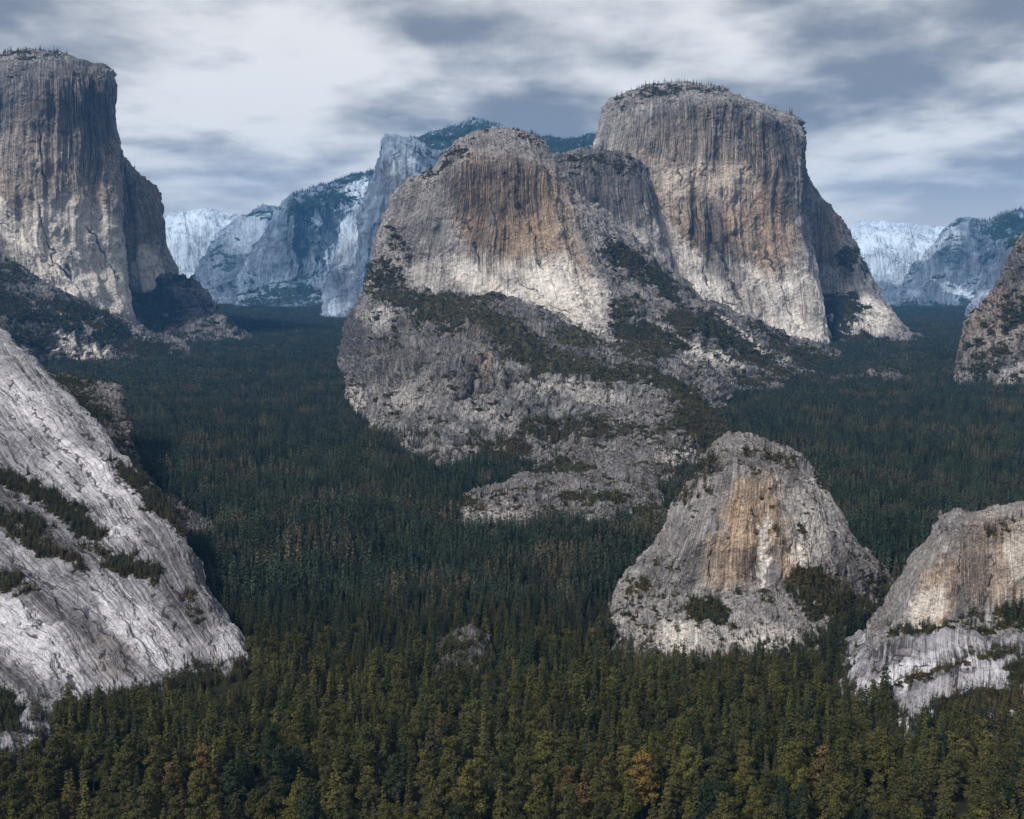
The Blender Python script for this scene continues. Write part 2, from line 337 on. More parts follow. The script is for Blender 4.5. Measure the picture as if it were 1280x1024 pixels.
# --- left great cliff
left = massif('mountain_left', [
    row([-160, -60, 0, 50, 100, 145, 182], [430, 440, 445, 445, 445, 445, 440], [5050, 5050, 5050, 5080, 5150, 5280, 5450]),
    row([-160, -60, 0, 50, 95, 136, 174], [300, 318, 338, 358, 380, 400, 416], [5080, 5080, 5080, 5120, 5200, 5340, 5520]),
    row([-160, -60, -5, 35, 78, 120, 159], [240, 260, 280, 300, 320, 335, 345], [5200, 5200, 5200, 5230, 5290, 5420, 5600]),
    row([-160, -60, -5, 35, 75, 113, 150], [180, 190, 200, 215, 225, 235, 245], [5290, 5290, 5290, 5310, 5370, 5480, 5660]),
    row([-160, -60, 0, 38, 75, 110, 145], [140, 140, 140, 145, 150, 160, 165], [5360, 5360, 5360, 5380, 5430, 5540, 5710]),
    row([-160, -60, 0, 38, 75, 110, 142], [115, 100, 95, 92, 92, 98, 104], [5430, 5430, 5430, 5440, 5480, 5580, 5740]),
    row([-160, -60, 0, 36, 74, 110, 139], [95, 80, 71, 64, 66, 78, 90], [5900, 5900, 5950, 6000, 6000, 5950, 5850]),
], m_wall, back=1500, scarps=[(4, 10, -1, [(0, 225), (15, 270), (40, 320), (72, 362)]), (3, 12, 1, [(60, 82), (110, 95), (143, 104)])], cracks=[(2.5, 2, [(55, 140), (52, 190), (60, 240)]), (1.8, 1.3, [(90, 190), (80, 225), (95, 255)]), (1.8, 1.3, [(100, 240), (120, 300), (150, 360)]), (1.8, 1.3, [(40, 240), (60, 300), (100, 360)]), (1.5, 1.2, [(120, 180), (118, 240), (126, 300)])], flute=2.6, big=4, med=2.0, rub=.8, seed=1,
    tan=[(75, 210, 80, 110, 10, .8), (110, 170, 40, 90, 0, .7), (70, 300, 80, 60, 20, .45)],
    dark=[(60, 120, 110, 50, 0, .75), (110, 140, 40, 90, 0, 1), (60, 200, 60, 60, 0, .55), (10, 330, 30, 30, 30, .6)],
    pale=[(120, 350, 70, 60, 40, 1), (90, 310, 80, 70, 30, .85), (60, 200, 70, 60, 0, .3), (25, 310, 14, 90, -28, 1)],
    veg=[(30, 68, 60, 7, 0, .5), (-60, 90, 60, 14, 0, .6)], rubz=[(40, 80, 110, 18, 0, .9)],
    label='towering streaked granite cliff at the far left with a flat tree-lined top')
massif('buttress', [
    row([140, 160, 180, 200, 215, 228], [370, 372, 370, 368, 364, 360], [6100, 6050, 6050, 6150, 6300, 6500]),
    row([140, 160, 178, 195, 206, 222], [352, 354, 352, 350, 348, 350], [6100, 6060, 6060, 6170, 6330, 6550]),
    row([138, 152, 172, 190, 202, 211], [290, 292, 292, 292, 300, 318], [6200, 6150, 6150, 6250, 6380, 6600]),
    row([136, 150, 166, 182, 198, 202], [230, 240, 246, 250, 262, 290], [6260, 6230, 6230, 6300, 6420, 6620]),
    row([134, 146, 158, 172, 188, 199], [165, 185, 205, 220, 232, 245], [6350, 6330, 6330, 6380, 6480, 6650]),
], m_wall, back=1000, flute=3.0, seed=2, parent=left, tan=[(180, 270, 30, 60, 0, .6)], dark=[(185, 255, 40, 50, 0, .5), (150, 240, 10, 60, 0, .5)],
    pale=[(185, 335, 25, 30, 0, .9)], veg=[(165, 205, 30, 5, 40, .5)])
massif('talus_slope', [
    row([150, 180, 210, 240, 270, 300, 312], [430, 430, 430, 430, 430, 427, 425], [5500, 5500, 5500, 5500, 5560, 5640, 5680]),
    row([150, 180, 210, 240, 268, 285, 298], [392, 395, 398, 400, 402, 408, 420], [5900, 5850, 5850, 5850, 5850, 5850, 5900]),
    row([150, 172, 200, 225, 248, 268, 285], [356, 354, 352, 352, 364, 382, 402], [6350, 6300, 6250, 6200, 6150, 6100, 6100]),
], m_rub, gully=7., back=700, rub=1.2, seed=3, parent=left, dark=[(200, 380, 60, 30, 30, .5)], veg=[(190, 380, 45, 30, 30, .85), (175, 415, 60, 20, 20, .9), (235, 355, 20, 6, 0, .8)], slopeveg=.3)
massif('ledge', [
    row([-160, -80, 0, 60, 110, 145, 185, 232], [520, 500, 470, 462, 458, 458, 452, 444], [3300, 3500, 3900, 4100, 4250, 4250, 4400, 4600]),
    row([-160, -80, 0, 50, 95, 130, 165, 205], [400, 405, 405, 408, 412, 428, 432, 434], [3600, 3800, 4100, 4300, 4500, 4600, 4700, 4750]),
    row([-160, -80, -5, 40, 85, 125, 160, 185], [290, 310, 330, 352, 372, 393, 409, 422], [4700, 4750, 4850, 4900, 4950, 5000, 5080, 5100]),
], m_rub, gully=7., back=500, rub=1.2, big=7, seed=4, parent=left, dark=[(30, 380, 60, 60, 30, .4)],
    veg=[(10, 385, 45, 20, 20, 1), (70, 400, 40, 16, 25, .9), (120, 405, 50, 14, 22, .9), (150, 430, 50, 10, 15, .8), (40, 430, 40, 16, 10, .8), (5, 345, 22, 18, 20, .9), (190, 440, 40, 8, 0, .8)],
    pale=[(75, 435, 35, 12, 20, .9), (110, 445, 25, 10, 20, .8), (50, 395, 60, 8, 25, .4), (140, 418, 50, 5, 25, .4)], slopeveg=.05)

# --- centre mountain
centre = massif('mountain_centre', [
    row([452, 482, 520, 565, 610, 680, 735, 770, 815, 870, 960], [420, 425, 430, 430, 430, 440, 460, 470, 470, 480, 490], [4000, 3900, 3850, 3850, 3850, 3800, 3700, 3680, 3650, 3600, 3600]),
    row([455, 486, 522, 565, 618, 682, 744, 775, 815, 860, 960], [385, 365, 362, 370, 368, 392, 414, 412, 415, 430, 474], [4050, 3960, 3910, 3900, 3900, 3850, 3750, 3740, 3750, 3760, 3800]),
    row([466, 492, 528, 570, 618, 668, 722, 760, 808, 856, 965], [330, 310, 320, 328, 325, 340, 362, 365, 378, 396, 472], [4120, 4030, 3990, 3990, 3990, 3960, 3890, 3880, 3880, 3900, 4000]),
    row([478, 500, 538, 578, 622, 664, 706, 742, 792, 850, 972], [285, 270, 275, 282, 278, 285, 305, 325, 350, 378, 471], [4180, 4110, 4070, 4070, 4060, 4060, 4030, 4030, 4060, 4100, 4200]),
    row([488, 506, 548, 584, 622, 660, 696, 732, 784, 846, 978], [255, 245, 235, 235, 232, 236, 260, 290, 322, 362, 470], [4240, 4180, 4150, 4140, 4120, 4130, 4120, 4140, 4200, 4260, 4400]),
    row([496, 512, 554, 588, 622, 658, 690, 724, 782, 848, 985], [242, 232, 213, 200, 194, 196, 222, 262, 303, 355, 470], [4330, 4260, 4220, 4200, 4180, 4190, 4220, 4260, 4330, 4400, 4550]),
    row([508, 540, 562, 586, 620, 656, 686, 718, 782, 850, 990], [232, 214, 186, 170, 162, 165, 186, 240, 287, 351, 470], [4450, 4400, 4380, 4500, 4600, 4550, 4450, 4450, 4500, 4600, 4700]),
], m_wall, back=1100, scarps=[(4, 14, 1, [(668, 182), (690, 240), (704, 300), (728, 370), (748, 410)]), (3, 10, -1, [(556, 205), (540, 250), (520, 300), (500, 345)]), (3.5, 14, 1, [(545, 216), (600, 205), (650, 200), (684, 212)]), (4, 10, 1, [(700, 225), (760, 290), (820, 340), (862, 378)]), (3, 10, 1, [(770, 320), (800, 360), (830, 385), (870, 405)])], cracks=[(2, 1.5, [(606, 225), (612, 260), (622, 300), (618, 330)]), (2, 1.5, [(590, 230), (588, 280), (596, 330), (606, 362)]), (1.5, 1.2, [(650, 230), (660, 280), (680, 330), (712, 390)]), (1.5, 1.2, [(640, 330), (662, 360), (700, 385), (735, 405)]), (2, 1.6, [(735, 300), (770, 345), (790, 390)])], flute=2.2, med=2.4, rub=1.0, seed=5,
    tan=[(640, 270, 75, 70, 10, 1), (600, 250, 35, 60, 0, .8), (700, 330, 40, 60, -20, .6)],
    dark=[(620, 240, 70, 45, 0, 1), (610, 300, 30, 50, 0, .7), (520, 280, 40, 50, 0, .35), (640, 335, 30, 25, 0, .4), (810, 360, 60, 40, 30, .4)],
    pale=[(700, 365, 60, 45, 30, 1), (620, 345, 70, 30, 15, .8), (540, 345, 30, 30, 0, .35)],
    veg=[(570, 195, 22, 8, 0, .6), (660, 175, 25, 6, 10, .5), (800, 335, 60, 12, 32, .8), (845, 372, 30, 12, 30, .9), (480, 350, 30, 30, 0, .75), (780, 385, 20, 16, 0, .7), (545, 214, 30, 5, -15, .5), (500, 310, 12, 30, -20, .5)],
    rubz=[(610, 182, 60, 16, 0, 1), (480, 330, 40, 60, 0, .9), (820, 360, 90, 50, 35, .9), (530, 230, 40, 14, -20, .8)],
    label='central tan-faced granite dome with broken shrubby benches descending into the forest')
massif('buttress', [
    row([427, 442, 470, 505, 545, 592, 645, 710, 800, 905], [452, 500, 528, 556, 584, 590, 582, 575, 575, 570], [4400, 3000, 2560, 2240, 2010, 1980, 2040, 2090, 2090, 2150]),
    row([430, 447, 480, 522, 568, 618, 672, 738, 818, 900], [438, 480, 500, 518, 534, 545, 540, 540, 545, 552], [4500, 3080, 2760, 2480, 2320, 2240, 2270, 2300, 2300, 2350]),
    row([434, 458, 498, 552, 612, 664, 720, 778, 838, 893], [420, 445, 445, 462, 480, 492, 502, 512, 520, 540], [4620, 3150, 2950, 2700, 2600, 2520, 2500, 2500, 2450, 2420]),
    row([438, 464, 502, 558, 620, 676, 734, 790, 842, 890], [404, 412, 410, 428, 448, 468, 484, 494, 504, 532], [4720, 3350, 3180, 3000, 2850, 2750, 2700, 2650, 2550, 2500]),
    row([440, 466, 503, 559, 621, 677, 736, 792, 844, 891], [401, 407, 404, 422, 443, 463, 479, 489, 499, 527], [4740, 3480, 3330, 3140, 2990, 2890, 2830, 2770, 2650, 2560]),
    row([446, 472, 508, 562, 626, 688, 746, 806, 858, 895], [388, 385, 388, 402, 418, 436, 452, 466, 484, 520], [4750, 3700, 3600, 3450, 3350, 3250, 3150, 3000, 2850, 2650]),
    row([456, 484, 520, 572, 634, 698, 754, 816, 868, 905], [372, 362, 360, 366, 372, 394, 414, 430, 455, 500], [4800, 4150, 4050, 4000, 3950, 3850, 3750, 3600, 3300, 2900]),
], m_bench, gully=9., back=900, scarps=[(6, 10, 1, [(470, 410), (503, 408), (545, 424), (600, 436), (650, 456), (690, 474), (740, 487), (800, 498), (855, 520)]), (5, 9, 1, [(505, 392), (560, 400), (620, 418), (690, 440), (740, 470)]), (4, 8, 1, [(640, 374), (690, 400), (735, 428), (780, 452)]), (6, 14, -1, [(505, 412), (480, 440), (470, 480), (455, 515)]), (5, 12, 1, [(540, 535), (590, 548), (640, 515), (690, 500), (750, 512), (820, 520)]), (4, 10, 1, [(610, 440), (590, 475), (570, 510), (540, 560)])], cracks=[(3, 2, [(535, 505), (580, 500), (640, 480), (690, 482)]), (3, 2, [(555, 545), (600, 540), (640, 520), (680, 505)]), (3, 2, [(600, 455), (585, 490), (560, 520)]), (2.5, 2, [(470, 430), (462, 470), (458, 510)]), (2.5, 2, [(500, 430), (490, 470), (478, 515)]), (2, 1.5, [(545, 440), (540, 470), (520, 505)])], flute=3.2, med=3.0, big=7, rub=1.4, seed=6, parent=centre, slopeveg=.25,
    dark=[(480, 460, 40, 40, 0, .6), (560, 470, 70, 40, 20, .4), (640, 420, 140, 30, 20, .7), (445, 420, 20, 40, 0, .8)], tan=[(605, 465, 12, 22, 15, .45), (600, 410, 110, 22, 16, .35)],
    pale=[(570, 500, 90, 18, 25, .3), (500, 500, 40, 20, 20, .3), (470, 400, 20, 16, 0, .4), (740, 500, 90, 12, 10, .3), (720, 405, 60, 6, 27, .6), (450, 500, 10, 20, 0, .6)],
    veg=[(530, 378, 75, 14, 5, 1), (590, 395, 60, 16, 15, 1), (650, 430, 60, 12, 18, .9), (690, 455, 75, 16, 14, 1), (540, 405, 45, 10, 15, .8), (760, 470, 60, 12, 10, 1), (820, 480, 60, 14, 20, .9), (870, 520, 40, 22, 35, .9), (640, 412, 50, 8, 20, .8), (720, 425, 40, 12, 20, .8), (800, 440, 50, 14, 10, .9), (610, 373, 30, 9, 0, 1), (700, 540, 60, 22, 0, .7)],
    rubz=[(450, 450, 25, 60, 0, 1)])
massif('apron', [
    row([790, 815, 840, 870, 905, 940, 990, 1050, 1120], [500, 498, 496, 500, 492, 486, 482, 480, 476], [2900, 2950, 3000, 3050, 3180, 3300, 3430, 3480, 3560]),
    row([775, 800, 830, 862, 900, 938, 985, 1040, 1090], [458, 450, 446, 444, 455, 462, 468, 470, 466], [3250, 3350, 3400, 3450, 3550, 3650, 3720, 3800, 3900]),
    row([765, 795, 828, 855, 895, 938, 985, 1030, 1065], [425, 408, 400, 395, 412, 432, 448, 458, 462], [3600, 3700, 3750, 3800, 3900, 3980, 4050, 4150, 4250]),
    row([760, 800, 835, 862, 905, 952, 1000, 1035, 1060], [400, 378, 372, 370, 387, 408, 428, 442, 456], [3900, 4000, 4050, 4150, 4250, 4300, 4350, 4400, 4450]),
], m_rub, gully=7., back=600, rub=1.2, big=6, med=2.5, flute=1.6, seed=7, scarps=[(6, 8, 1, [(858, 374), (900, 398), (950, 430), (1005, 472)]), (5, 9, 1, [(800, 430), (850, 425), (900, 445), (950, 472)]), (4, 9, 1, [(790, 455), (840, 450), (880, 470)])], parent=centre, slopeveg=.4,
    pale=[(880, 450, 50, 14, 18, .6), (930, 425, 70, 3, 35, 1), (850, 465, 40, 10, 20, .4)],
    veg=[(800, 425, 50, 20, 10, 1), (880, 410, 35, 14, 30, 1), (930, 440, 50, 9, 32, 1), (1000, 445, 55, 12, 20, 1), (1050, 462, 60, 8, 5, .8), (850, 400, 20, 20, 0, .9), (960, 465, 30, 8, 0, .8), (960, 418, 40, 6, 25, .9), (830, 440, 30, 9, 0, .7)])
massif('terrace', [
    row([552, 600, 650, 700, 750, 790, 820, 845, 870], [600, 615, 640, 655, 662, 660, 655, 640, 610], [1950, 1850, 1680, 1600, 1560, 1570, 1600, 1680, 1830]),
    row([556, 600, 650, 700, 750, 795, 832, 856, 882], [585, 590, 600, 608, 608, 600, 598, 595, 588], [2020, 1980, 1880, 1820, 1800, 1820, 1850, 1900, 1980]),
    row([560, 604, 655, 705, 752, 800, 842, 868, 896], [575, 572, 572, 572, 560, 550, 552, 560, 568], [2070, 2080, 2080, 2060, 2080, 2080, 2080, 2080, 2100]),
    row([566, 608, 660, 710, 755, 800, 842, 878, 908], [568, 560, 555, 548, 530, 515, 515, 530, 550], [2130, 2170, 2200, 2250, 2300, 2330, 2330, 2300, 2250]),
], m_rub, gully=8., back=400, rub=1.2, big=6, med=3, flute=1.4, seed=8, scarps=[(6, 9, 1, [(600, 565), (650, 560), (700, 580), (760, 575), (820, 570), (880, 578)]), (5, 9, 1, [(740, 535), (800, 535), (850, 545), (890, 560)]), (5, 8, 1, [(720, 605), (780, 612), (850, 600), (885, 590)])], parent=centre, slopeveg=.35,
    pale=[(850, 575, 36, 10, 0, .6), (810, 605, 30, 10, 10, .35), (600, 580, 40, 10, 0, .3)],
    veg=[(710, 535, 60, 16, 0, .9), (640, 572, 30, 10, 0, .7), (720, 600, 50, 18, 10, 1), (880, 540, 50, 22, 30, 1), (820, 620, 50, 9, 10, .8), (780, 545, 40, 8, 5, .7), (870, 620, 30, 25, 0, .6), (830, 545, 20, 8, 0, .7)])
massif('mound', [
    row([545, 580, 620, 665, 710, 760, 805, 848], [662, 668, 672, 672, 674, 672, 668, 664], [1510, 1490, 1475, 1475, 1470, 1475, 1490, 1500]),
    row([556, 585, 622, 665, 708, 755, 800, 834], [648, 640, 636, 632, 636, 638, 640, 646], [1560, 1570, 1580, 1600, 1590, 1580, 1570, 1550]),
    row([566, 592, 624, 662, 705, 752, 795, 825], [640, 628, 618, 604, 606, 597, 594, 612], [1610, 1640, 1680, 1730, 1740, 1770, 1780, 1720]),
], m_rub, gully=4., back=220, scarps=[(3, 7, 1, [(570, 640), (620, 622), (680, 622), (740, 632), (810, 628)])], rub=1.6, big=3, med=2.5, seed=9, parent=centre, capd=.06,
    pale=[(620, 645, 50, 8, 0, .3)], veg=[(560, 630, 40, 8, -10, .9), (740, 625, 50, 9, 8, .8), (640, 618, 20, 6, 0, .6), (690, 640, 14, 6, 0, .6), (800, 640, 30, 8, 0, .6)])

# --- right great cliff
right = massif('mountain_right', [
    row([700, 770, 822, 858, 900, 950, 1000, 1046], [440, 450, 450, 450, 450, 450, 448, 446], [5000, 4950, 4900, 4900, 4950, 5000, 5050, 5150]),
    row([705, 770, 820, 855, 896, 948, 996, 1041], [330, 340, 350, 368, 390, 410, 424, 434], [5150, 5050, 5000, 5000, 5030, 5080, 5130, 5220]),
    row([715, 765, 810, 848, 890, 938, 984, 1026], [280, 285, 300, 325, 345, 358, 368, 376], [5250, 5180, 5130, 5130, 5160, 5200, 5240, 5320]),
    row([728, 762, 805, 845, 888, 930, 972, 1013], [240, 240, 250, 262, 280, 290, 295, 300], [5350, 5280, 5240, 5240, 5260, 5290, 5330, 5410]),
    row([738, 764, 806, 848, 888, 928, 968, 1006], [200, 195, 198, 205, 212, 218, 222, 228], [5430, 5360, 5320, 5310, 5320, 5340, 5380, 5470]),
    row([745, 770, 808, 848, 888, 928, 966, 1003], [165, 155, 152, 152, 155, 160, 168, 175], [5520, 5440, 5400, 5380, 5380, 5400, 5440, 5530]),
    row([752, 775, 810, 848, 888, 928, 965, 1001], [147, 134, 128, 124, 125, 135, 147, 157], [5640, 5560, 5520, 5490, 5480, 5480, 5500, 5580]),
    row([758, 780, 812, 848, 888, 928, 963, 999], [136, 120, 111, 107, 110, 123, 138, 150], [5900, 5950, 6000, 6050, 6050, 5950, 5850, 5750]),
], m_wall, back=1400, scarps=[(4, 12, 1, [(905, 128), (950, 150), (1003, 160)])], cracks=[(3, 3, [(880, 255), (892, 300), (915, 350), (940, 400)]), (1.8, 1.3, [(868, 268), (885, 272), (892, 285)]), (1.8, 1.3, [(860, 310), (885, 350), (930, 395)]), (1.8, 1.3, [(950, 250), (960, 310), (985, 380), (1010, 428)]), (1.5, 1.2, [(845, 200), (850, 250), (846, 300)]), (1.8, 1.3, [(940, 195), (925, 220), (935, 250)])], flute=2.6, med=2.2, rub=.85, seed=10,
    tan=[(880, 240, 110, 100, 0, .9), (960, 280, 40, 90, -10, .8), (830, 260, 30, 80, -10, .5), (940, 340, 50, 60, -20, .5)],
    dark=[(970, 190, 40, 45, 0, 1), (870, 170, 110, 40, 0, .8), (985, 230, 30, 50, 0, .7), (890, 300, 26, 70, -22, .9), (775, 240, 50, 60, 0, .7), (930, 370, 20, 50, -30, .5), (1010, 380, 12, 40, -20, .5)],
    pale=[(850, 345, 50, 40, 40, 1), (920, 370, 80, 45, 25, .9), (1000, 390, 60, 60, 30, 1), (870, 210, 90, 60, 0, .35), (790, 180, 30, 40, 0, .35), (825, 300, 22, 50, -20, .7)],
    veg=[(850, 114, 90, 7, 0, .55), (790, 125, 30, 10, -30, .4)], rubz=[(860, 122, 120, 16, 5, .9)],
    label='great flat-topped granite cliff right of centre with tan and black water streaks')
massif('shoulder', [
    row([660, 700, 740, 780, 815, 850], [330, 335, 340, 345, 350, 380], [4950, 4900, 4870, 4850, 4850, 4880]),
    row([665, 700, 740, 780, 812, 838], [270, 270, 275, 280, 292, 330], [5030, 5000, 4960, 4940, 4940, 5050]),
    row([672, 700, 740, 778, 806, 824], [225, 218, 218, 222, 236, 280], [5130, 5080, 5050, 5030, 5040, 5180]),
    row([680, 705, 740, 772, 796, 814], [200, 192, 190, 194, 206, 238], [5350, 5320, 5320, 5320, 5330, 5350]),
], m_wall, back=900, flute=2.2, seed=11, parent=right, dark=[(750, 240, 90, 60, 0, .9)], veg=[(740, 208, 70, 14, 0, .5)], rubz=[(740, 210, 70, 22, 0, 1)], pale=[(800, 300, 30, 40, 0, .4)])
massif('buttress', [
    row([1000, 1030, 1055, 1080, 1108, 1140, 1158], [440, 440, 440, 440, 440, 436, 433], [5350, 5350, 5350, 5350, 5360, 5380, 5420]),
    row([1000, 1028, 1050, 1074, 1098, 1124, 1141], [395, 392, 390, 388, 390, 405, 424], [5750, 5700, 5680, 5680, 5680, 5650, 5640]),
    row([1000, 1026, 1046, 1068, 1088, 1104, 1122], [372, 368, 360, 356, 362, 378, 402], [5850, 5800, 5780, 5780, 5800, 5780, 5800]),
    row([998, 1020, 1040, 1058, 1072, 1086, 1096], [300, 305, 310, 316, 325, 342, 362], [5950, 5900, 5880, 5900, 5920, 5950, 6050]),
    row([996, 1014, 1032, 1046, 1058, 1066, 1073], [225, 240, 258, 275, 290, 305, 326], [6000, 6000, 6000, 6020, 6050, 6100, 6200]),
    row([992, 1008, 1028, 1040, 1050, 1060, 1070], [205, 219, 248, 260, 271, 288, 313], [6150, 6150, 6150, 6160, 6200, 6250, 6300]),
], m_wall, back=900, flute=2.6, seed=12, parent=right, dark=[(1050, 290, 40, 60, 20, .5), (1060, 330, 30, 40, 0, .5)], tan=[(1040, 290, 20, 50, 0, .5)], pale=[(1090, 395, 25, 25, 40, .9), (1050, 405, 20, 10, 30, .6), (1035, 350, 20, 20, 0, .4)],
    veg=[(1055, 385, 32, 20, 30, 1), (1050, 415, 60, 12, 30, .9), (1100, 428, 45, 9, 15, .95), (1060, 322, 14, 18, 0, .8), (1085, 330, 20, 6, 50, .6)])

# --- right edge crag
crag = massif('crag', [
    row([1196, 1220, 1245, 1275, 1310, 1360], [480, 482, 484, 488, 492, 500], [3500, 3450, 3430, 3380, 3330, 3250]),
    row([1202, 1222, 1246, 1276, 1310, 1360], [452, 446, 442, 446, 450, 455], [3620, 3580, 3560, 3530, 3500, 3450]),
    row([1208, 1224, 1246, 1274, 1306, 1360], [420, 408, 400, 402, 405, 410], [3720, 3680, 3660, 3640, 3620, 3600]),
    row([1216, 1232, 1250, 1275, 1306, 1360], [396, 382, 370, 350, 340, 340], [3820, 3800, 3780, 3760, 3750, 3700]),
    row([1228, 1244, 1256, 1272, 1300, 1360], [389, 368, 346, 306, 280, 270], [3950, 3950, 3930, 3950, 3960, 3900]),
], m_rub, gully=6., back=600, rub=1.7, big=6, med=3.5, flute=1.6, seed=13, slopeveg=.4, tan=[(1240, 400, 60, 50, 0, .3)], dark=[(1270, 340, 30, 40, 0, .5)],
    veg=[(1270, 400, 20, 16, 0, .9), (1250, 440, 12, 16, 0, .8), (1232, 408, 12, 6, 20, .7), (1225, 465, 30, 8, 0, .8), (1275, 380, 20, 10, 0, .7)],
    label='rugged brown-grey broken crag at the right edge above the forest')
massif('spur', [
    row([1240, 1255, 1280, 1320], [490, 492, 494, 500], [3380, 3350, 3320, 3250]),
    row([1250, 1262, 1282, 1320], [474, 466, 462, 460], [3450, 3430, 3400, 3380]),
    row([1258, 1268, 1284, 1320], [462, 452, 444, 438], [3550, 3550, 3530, 3520]),
], m_rub, back=200, rub=1.6, seed=14, pale=[(1270, 470, 30, 14, 0, .3)], parent=crag)

# --- small near dome
dome = massif('hill', [
    row([752, 790, 830, 870, 920, 965, 1010, 1060, 1126], [815, 835, 845, 845, 842, 836, 815, 780, 755], [1030, 985, 965, 962, 965, 980, 1020, 1090, 1170]),
    row([760, 792, 826, 862, 905, 950, 1000, 1050, 1116], [785, 786, 788, 785, 786, 788, 778, 755, 735], [1065, 1040, 1030, 1030, 1030, 1030, 1050, 1110, 1190]),
    row([768, 794, 824, 846, 890, 945, 985, 1040, 1100], [762, 752, 752, 750, 748, 745, 732, 712, 714], [1095, 1085, 1080, 1085, 1085, 1080, 1095, 1130, 1190]),
    row([786, 812, 834, 852, 892, 944, 990, 1034, 1084], [733, 722, 722, 722, 722, 720, 705, 690, 700], [1130, 1110, 1100, 1100, 1095, 1095, 1110, 1140, 1195]),
    row([822, 836, 850, 866, 898, 940, 982, 1020, 1064], [690, 682, 675, 672, 670, 668, 662, 655, 672], [1170, 1135, 1120, 1115, 1110, 1110, 1125, 1155, 1210]),
    row([842, 852, 864, 880, 904, 940, 974, 1006, 1044], [642, 634, 628, 624, 622, 620, 620, 622, 635], [1200, 1165, 1145, 1140, 1135, 1135, 1150, 1175, 1225]),
    row([868, 872, 882, 892, 912, 940, 970, 1000, 1032], [606, 598, 590, 582, 578, 582, 590, 600, 618], [1240, 1200, 1180, 1170, 1165, 1165, 1175, 1200, 1245]),
    row([882, 886, 892, 900, 915, 940, 968, 996, 1020], [602, 586, 573, 562, 554, 557, 567, 581, 604], [1290, 1270, 1250, 1245, 1240, 1240, 1245, 1260, 1290]),
], m_wall, gully=3.5, back=260, scarps=[(5, 9, 1, [(832, 748), (880, 745), (950, 740), (1000, 722), (1050, 700)]), (3, 8, 1, [(865, 600), (920, 580), (980, 588), (1030, 610)]), (4, 8, 1, [(790, 790), (850, 775), (910, 790), (1000, 775)])], cracks=[(2.5, 1.6, [(925, 637), (940, 640), (953, 652), (962, 668)]), (2.5, 1.6, [(988, 666), (998, 658), (1012, 661)]), (2, 1.5, [(988, 664), (990, 685), (997, 705)]), (2, 1.5, [(900, 640), (890, 690), (885, 740)]), (2, 1.5, [(1010, 610), (1030, 650), (1060, 690)]), (2, 1.6, [(860, 640), (845, 690), (838, 745)])], flute=2.2, med=2.2, big=3, rub=1.1, seed=15, capd=.07,
    tan=[(940, 655, 38, 60, 0, 1), (915, 700, 40, 40, 0, .8), (985, 690, 14, 40, 0, .8), (950, 620, 30, 30, 20, .6)],
    dark=[(850, 700, 40, 50, 0, .4), (935, 705, 20, 25, 0, .6), (820, 720, 20, 30, 40, .6), (1070, 720, 40, 30, 20, .7), (950, 580, 60, 14, 10, .5)],
    pale=[(955, 690, 8, 50, 0, 1), (1010, 670, 25, 40, 20, .5), (850, 800, 50, 20, 0, .55), (950, 800, 50, 16, 0, .4), (1005, 640, 30, 50, 20, .3), (1000, 700, 8, 25, 0, .9)],
    veg=[(885, 768, 32, 18, 5, 1), (1010, 730, 30, 22, 20, 1), (1040, 760, 40, 18, -10, .9), (1025, 598, 10, 16, -20, .7), (960, 570, 50, 5, 10, .5), (800, 735, 16, 12, -40, .6), (940, 745, 30, 4, 0, .6), (1100, 735, 20, 10, 30, .6)],
    rubz=[(880, 790, 150, 40, 0, 1), (820, 740, 40, 60, 30, .8), (1070, 730, 60, 40, 20, .7), (950, 565, 80, 14, 5, .9)], slopeveg=.2,
    label='small isolated granite dome with an orange-tan streaked face, lower right of centre')

# --- lower right slabs
lowr = massif('hill', [
    row([1095, 1110, 1135, 1165, 1200, 1250, 1300, 1370], [805, 825, 830, 830, 830, 830, 830, 830], [955, 940, 935, 930, 930, 925, 920, 910]),
    row([1112, 1122, 1142, 1170, 1205, 1250, 1300, 1370], [784, 782, 785, 788, 786, 780, 775, 770], [990, 975, 965, 960, 960, 960, 955, 940]),
    row([1126, 1138, 1158, 1182, 1212, 1252, 1300, 1370], [750, 742, 742, 742, 738, 732, 725, 720], [1030, 1000, 985, 980, 978, 975, 970, 960]),
    row([1146, 1156, 1172, 1190, 1216, 1252, 1300, 1370], [712, 704, 700, 698, 694, 690, 684, 680], [1060, 1025, 1005, 1000, 995, 990, 985, 980]),
    row([1172, 1178, 1186, 1198, 1218, 1252, 1300, 1370], [678, 672, 666, 666, 668, 664, 655, 650], [1090, 1055, 1035, 1025, 1015, 1010, 1005, 1000]),
    row([1180, 1184, 1190, 1200, 1218, 1250, 1300, 1370], [668, 661, 655, 653, 656, 650, 638, 630], [1130, 1110, 1100, 1095, 1090, 1085, 1080, 1075]),
], m_wall, back=200, flute=2.2, big=3, seed=16, scarps=[(4, 8, 1, [(1185, 672), (1220, 668), (1245, 675), (1290, 660)])], cracks=[(2, 1.6, [(1205, 680), (1195, 720), (1190, 775)]), (2, 1.6, [(1240, 680), (1235, 730), (1228, 775)]), (2, 1.6, [(1165, 700), (1140, 740), (1125, 775)])], capd=.07, tan=[(1175, 740, 25, 50, 20, .7), (1250, 700, 60, 60, 0, .5)], dark=[(1215, 730, 25, 50, 10, .6), (1230, 670, 50, 16, 0, .5)],
    pale=[(1160, 760, 20, 35, 30, .6), (1270, 690, 14, 40, 0, .5)], veg=[(1220, 785, 50, 14, 0, .6), (1270, 775, 40, 18, 0, .8), (1150, 792, 40, 8, 0, .8), (1260, 650, 20, 4, 0, .5)], rubz=[(1230, 660, 70, 14, 0, .9)],
    label='streaked granite knoll at the right edge above the lower slabs')
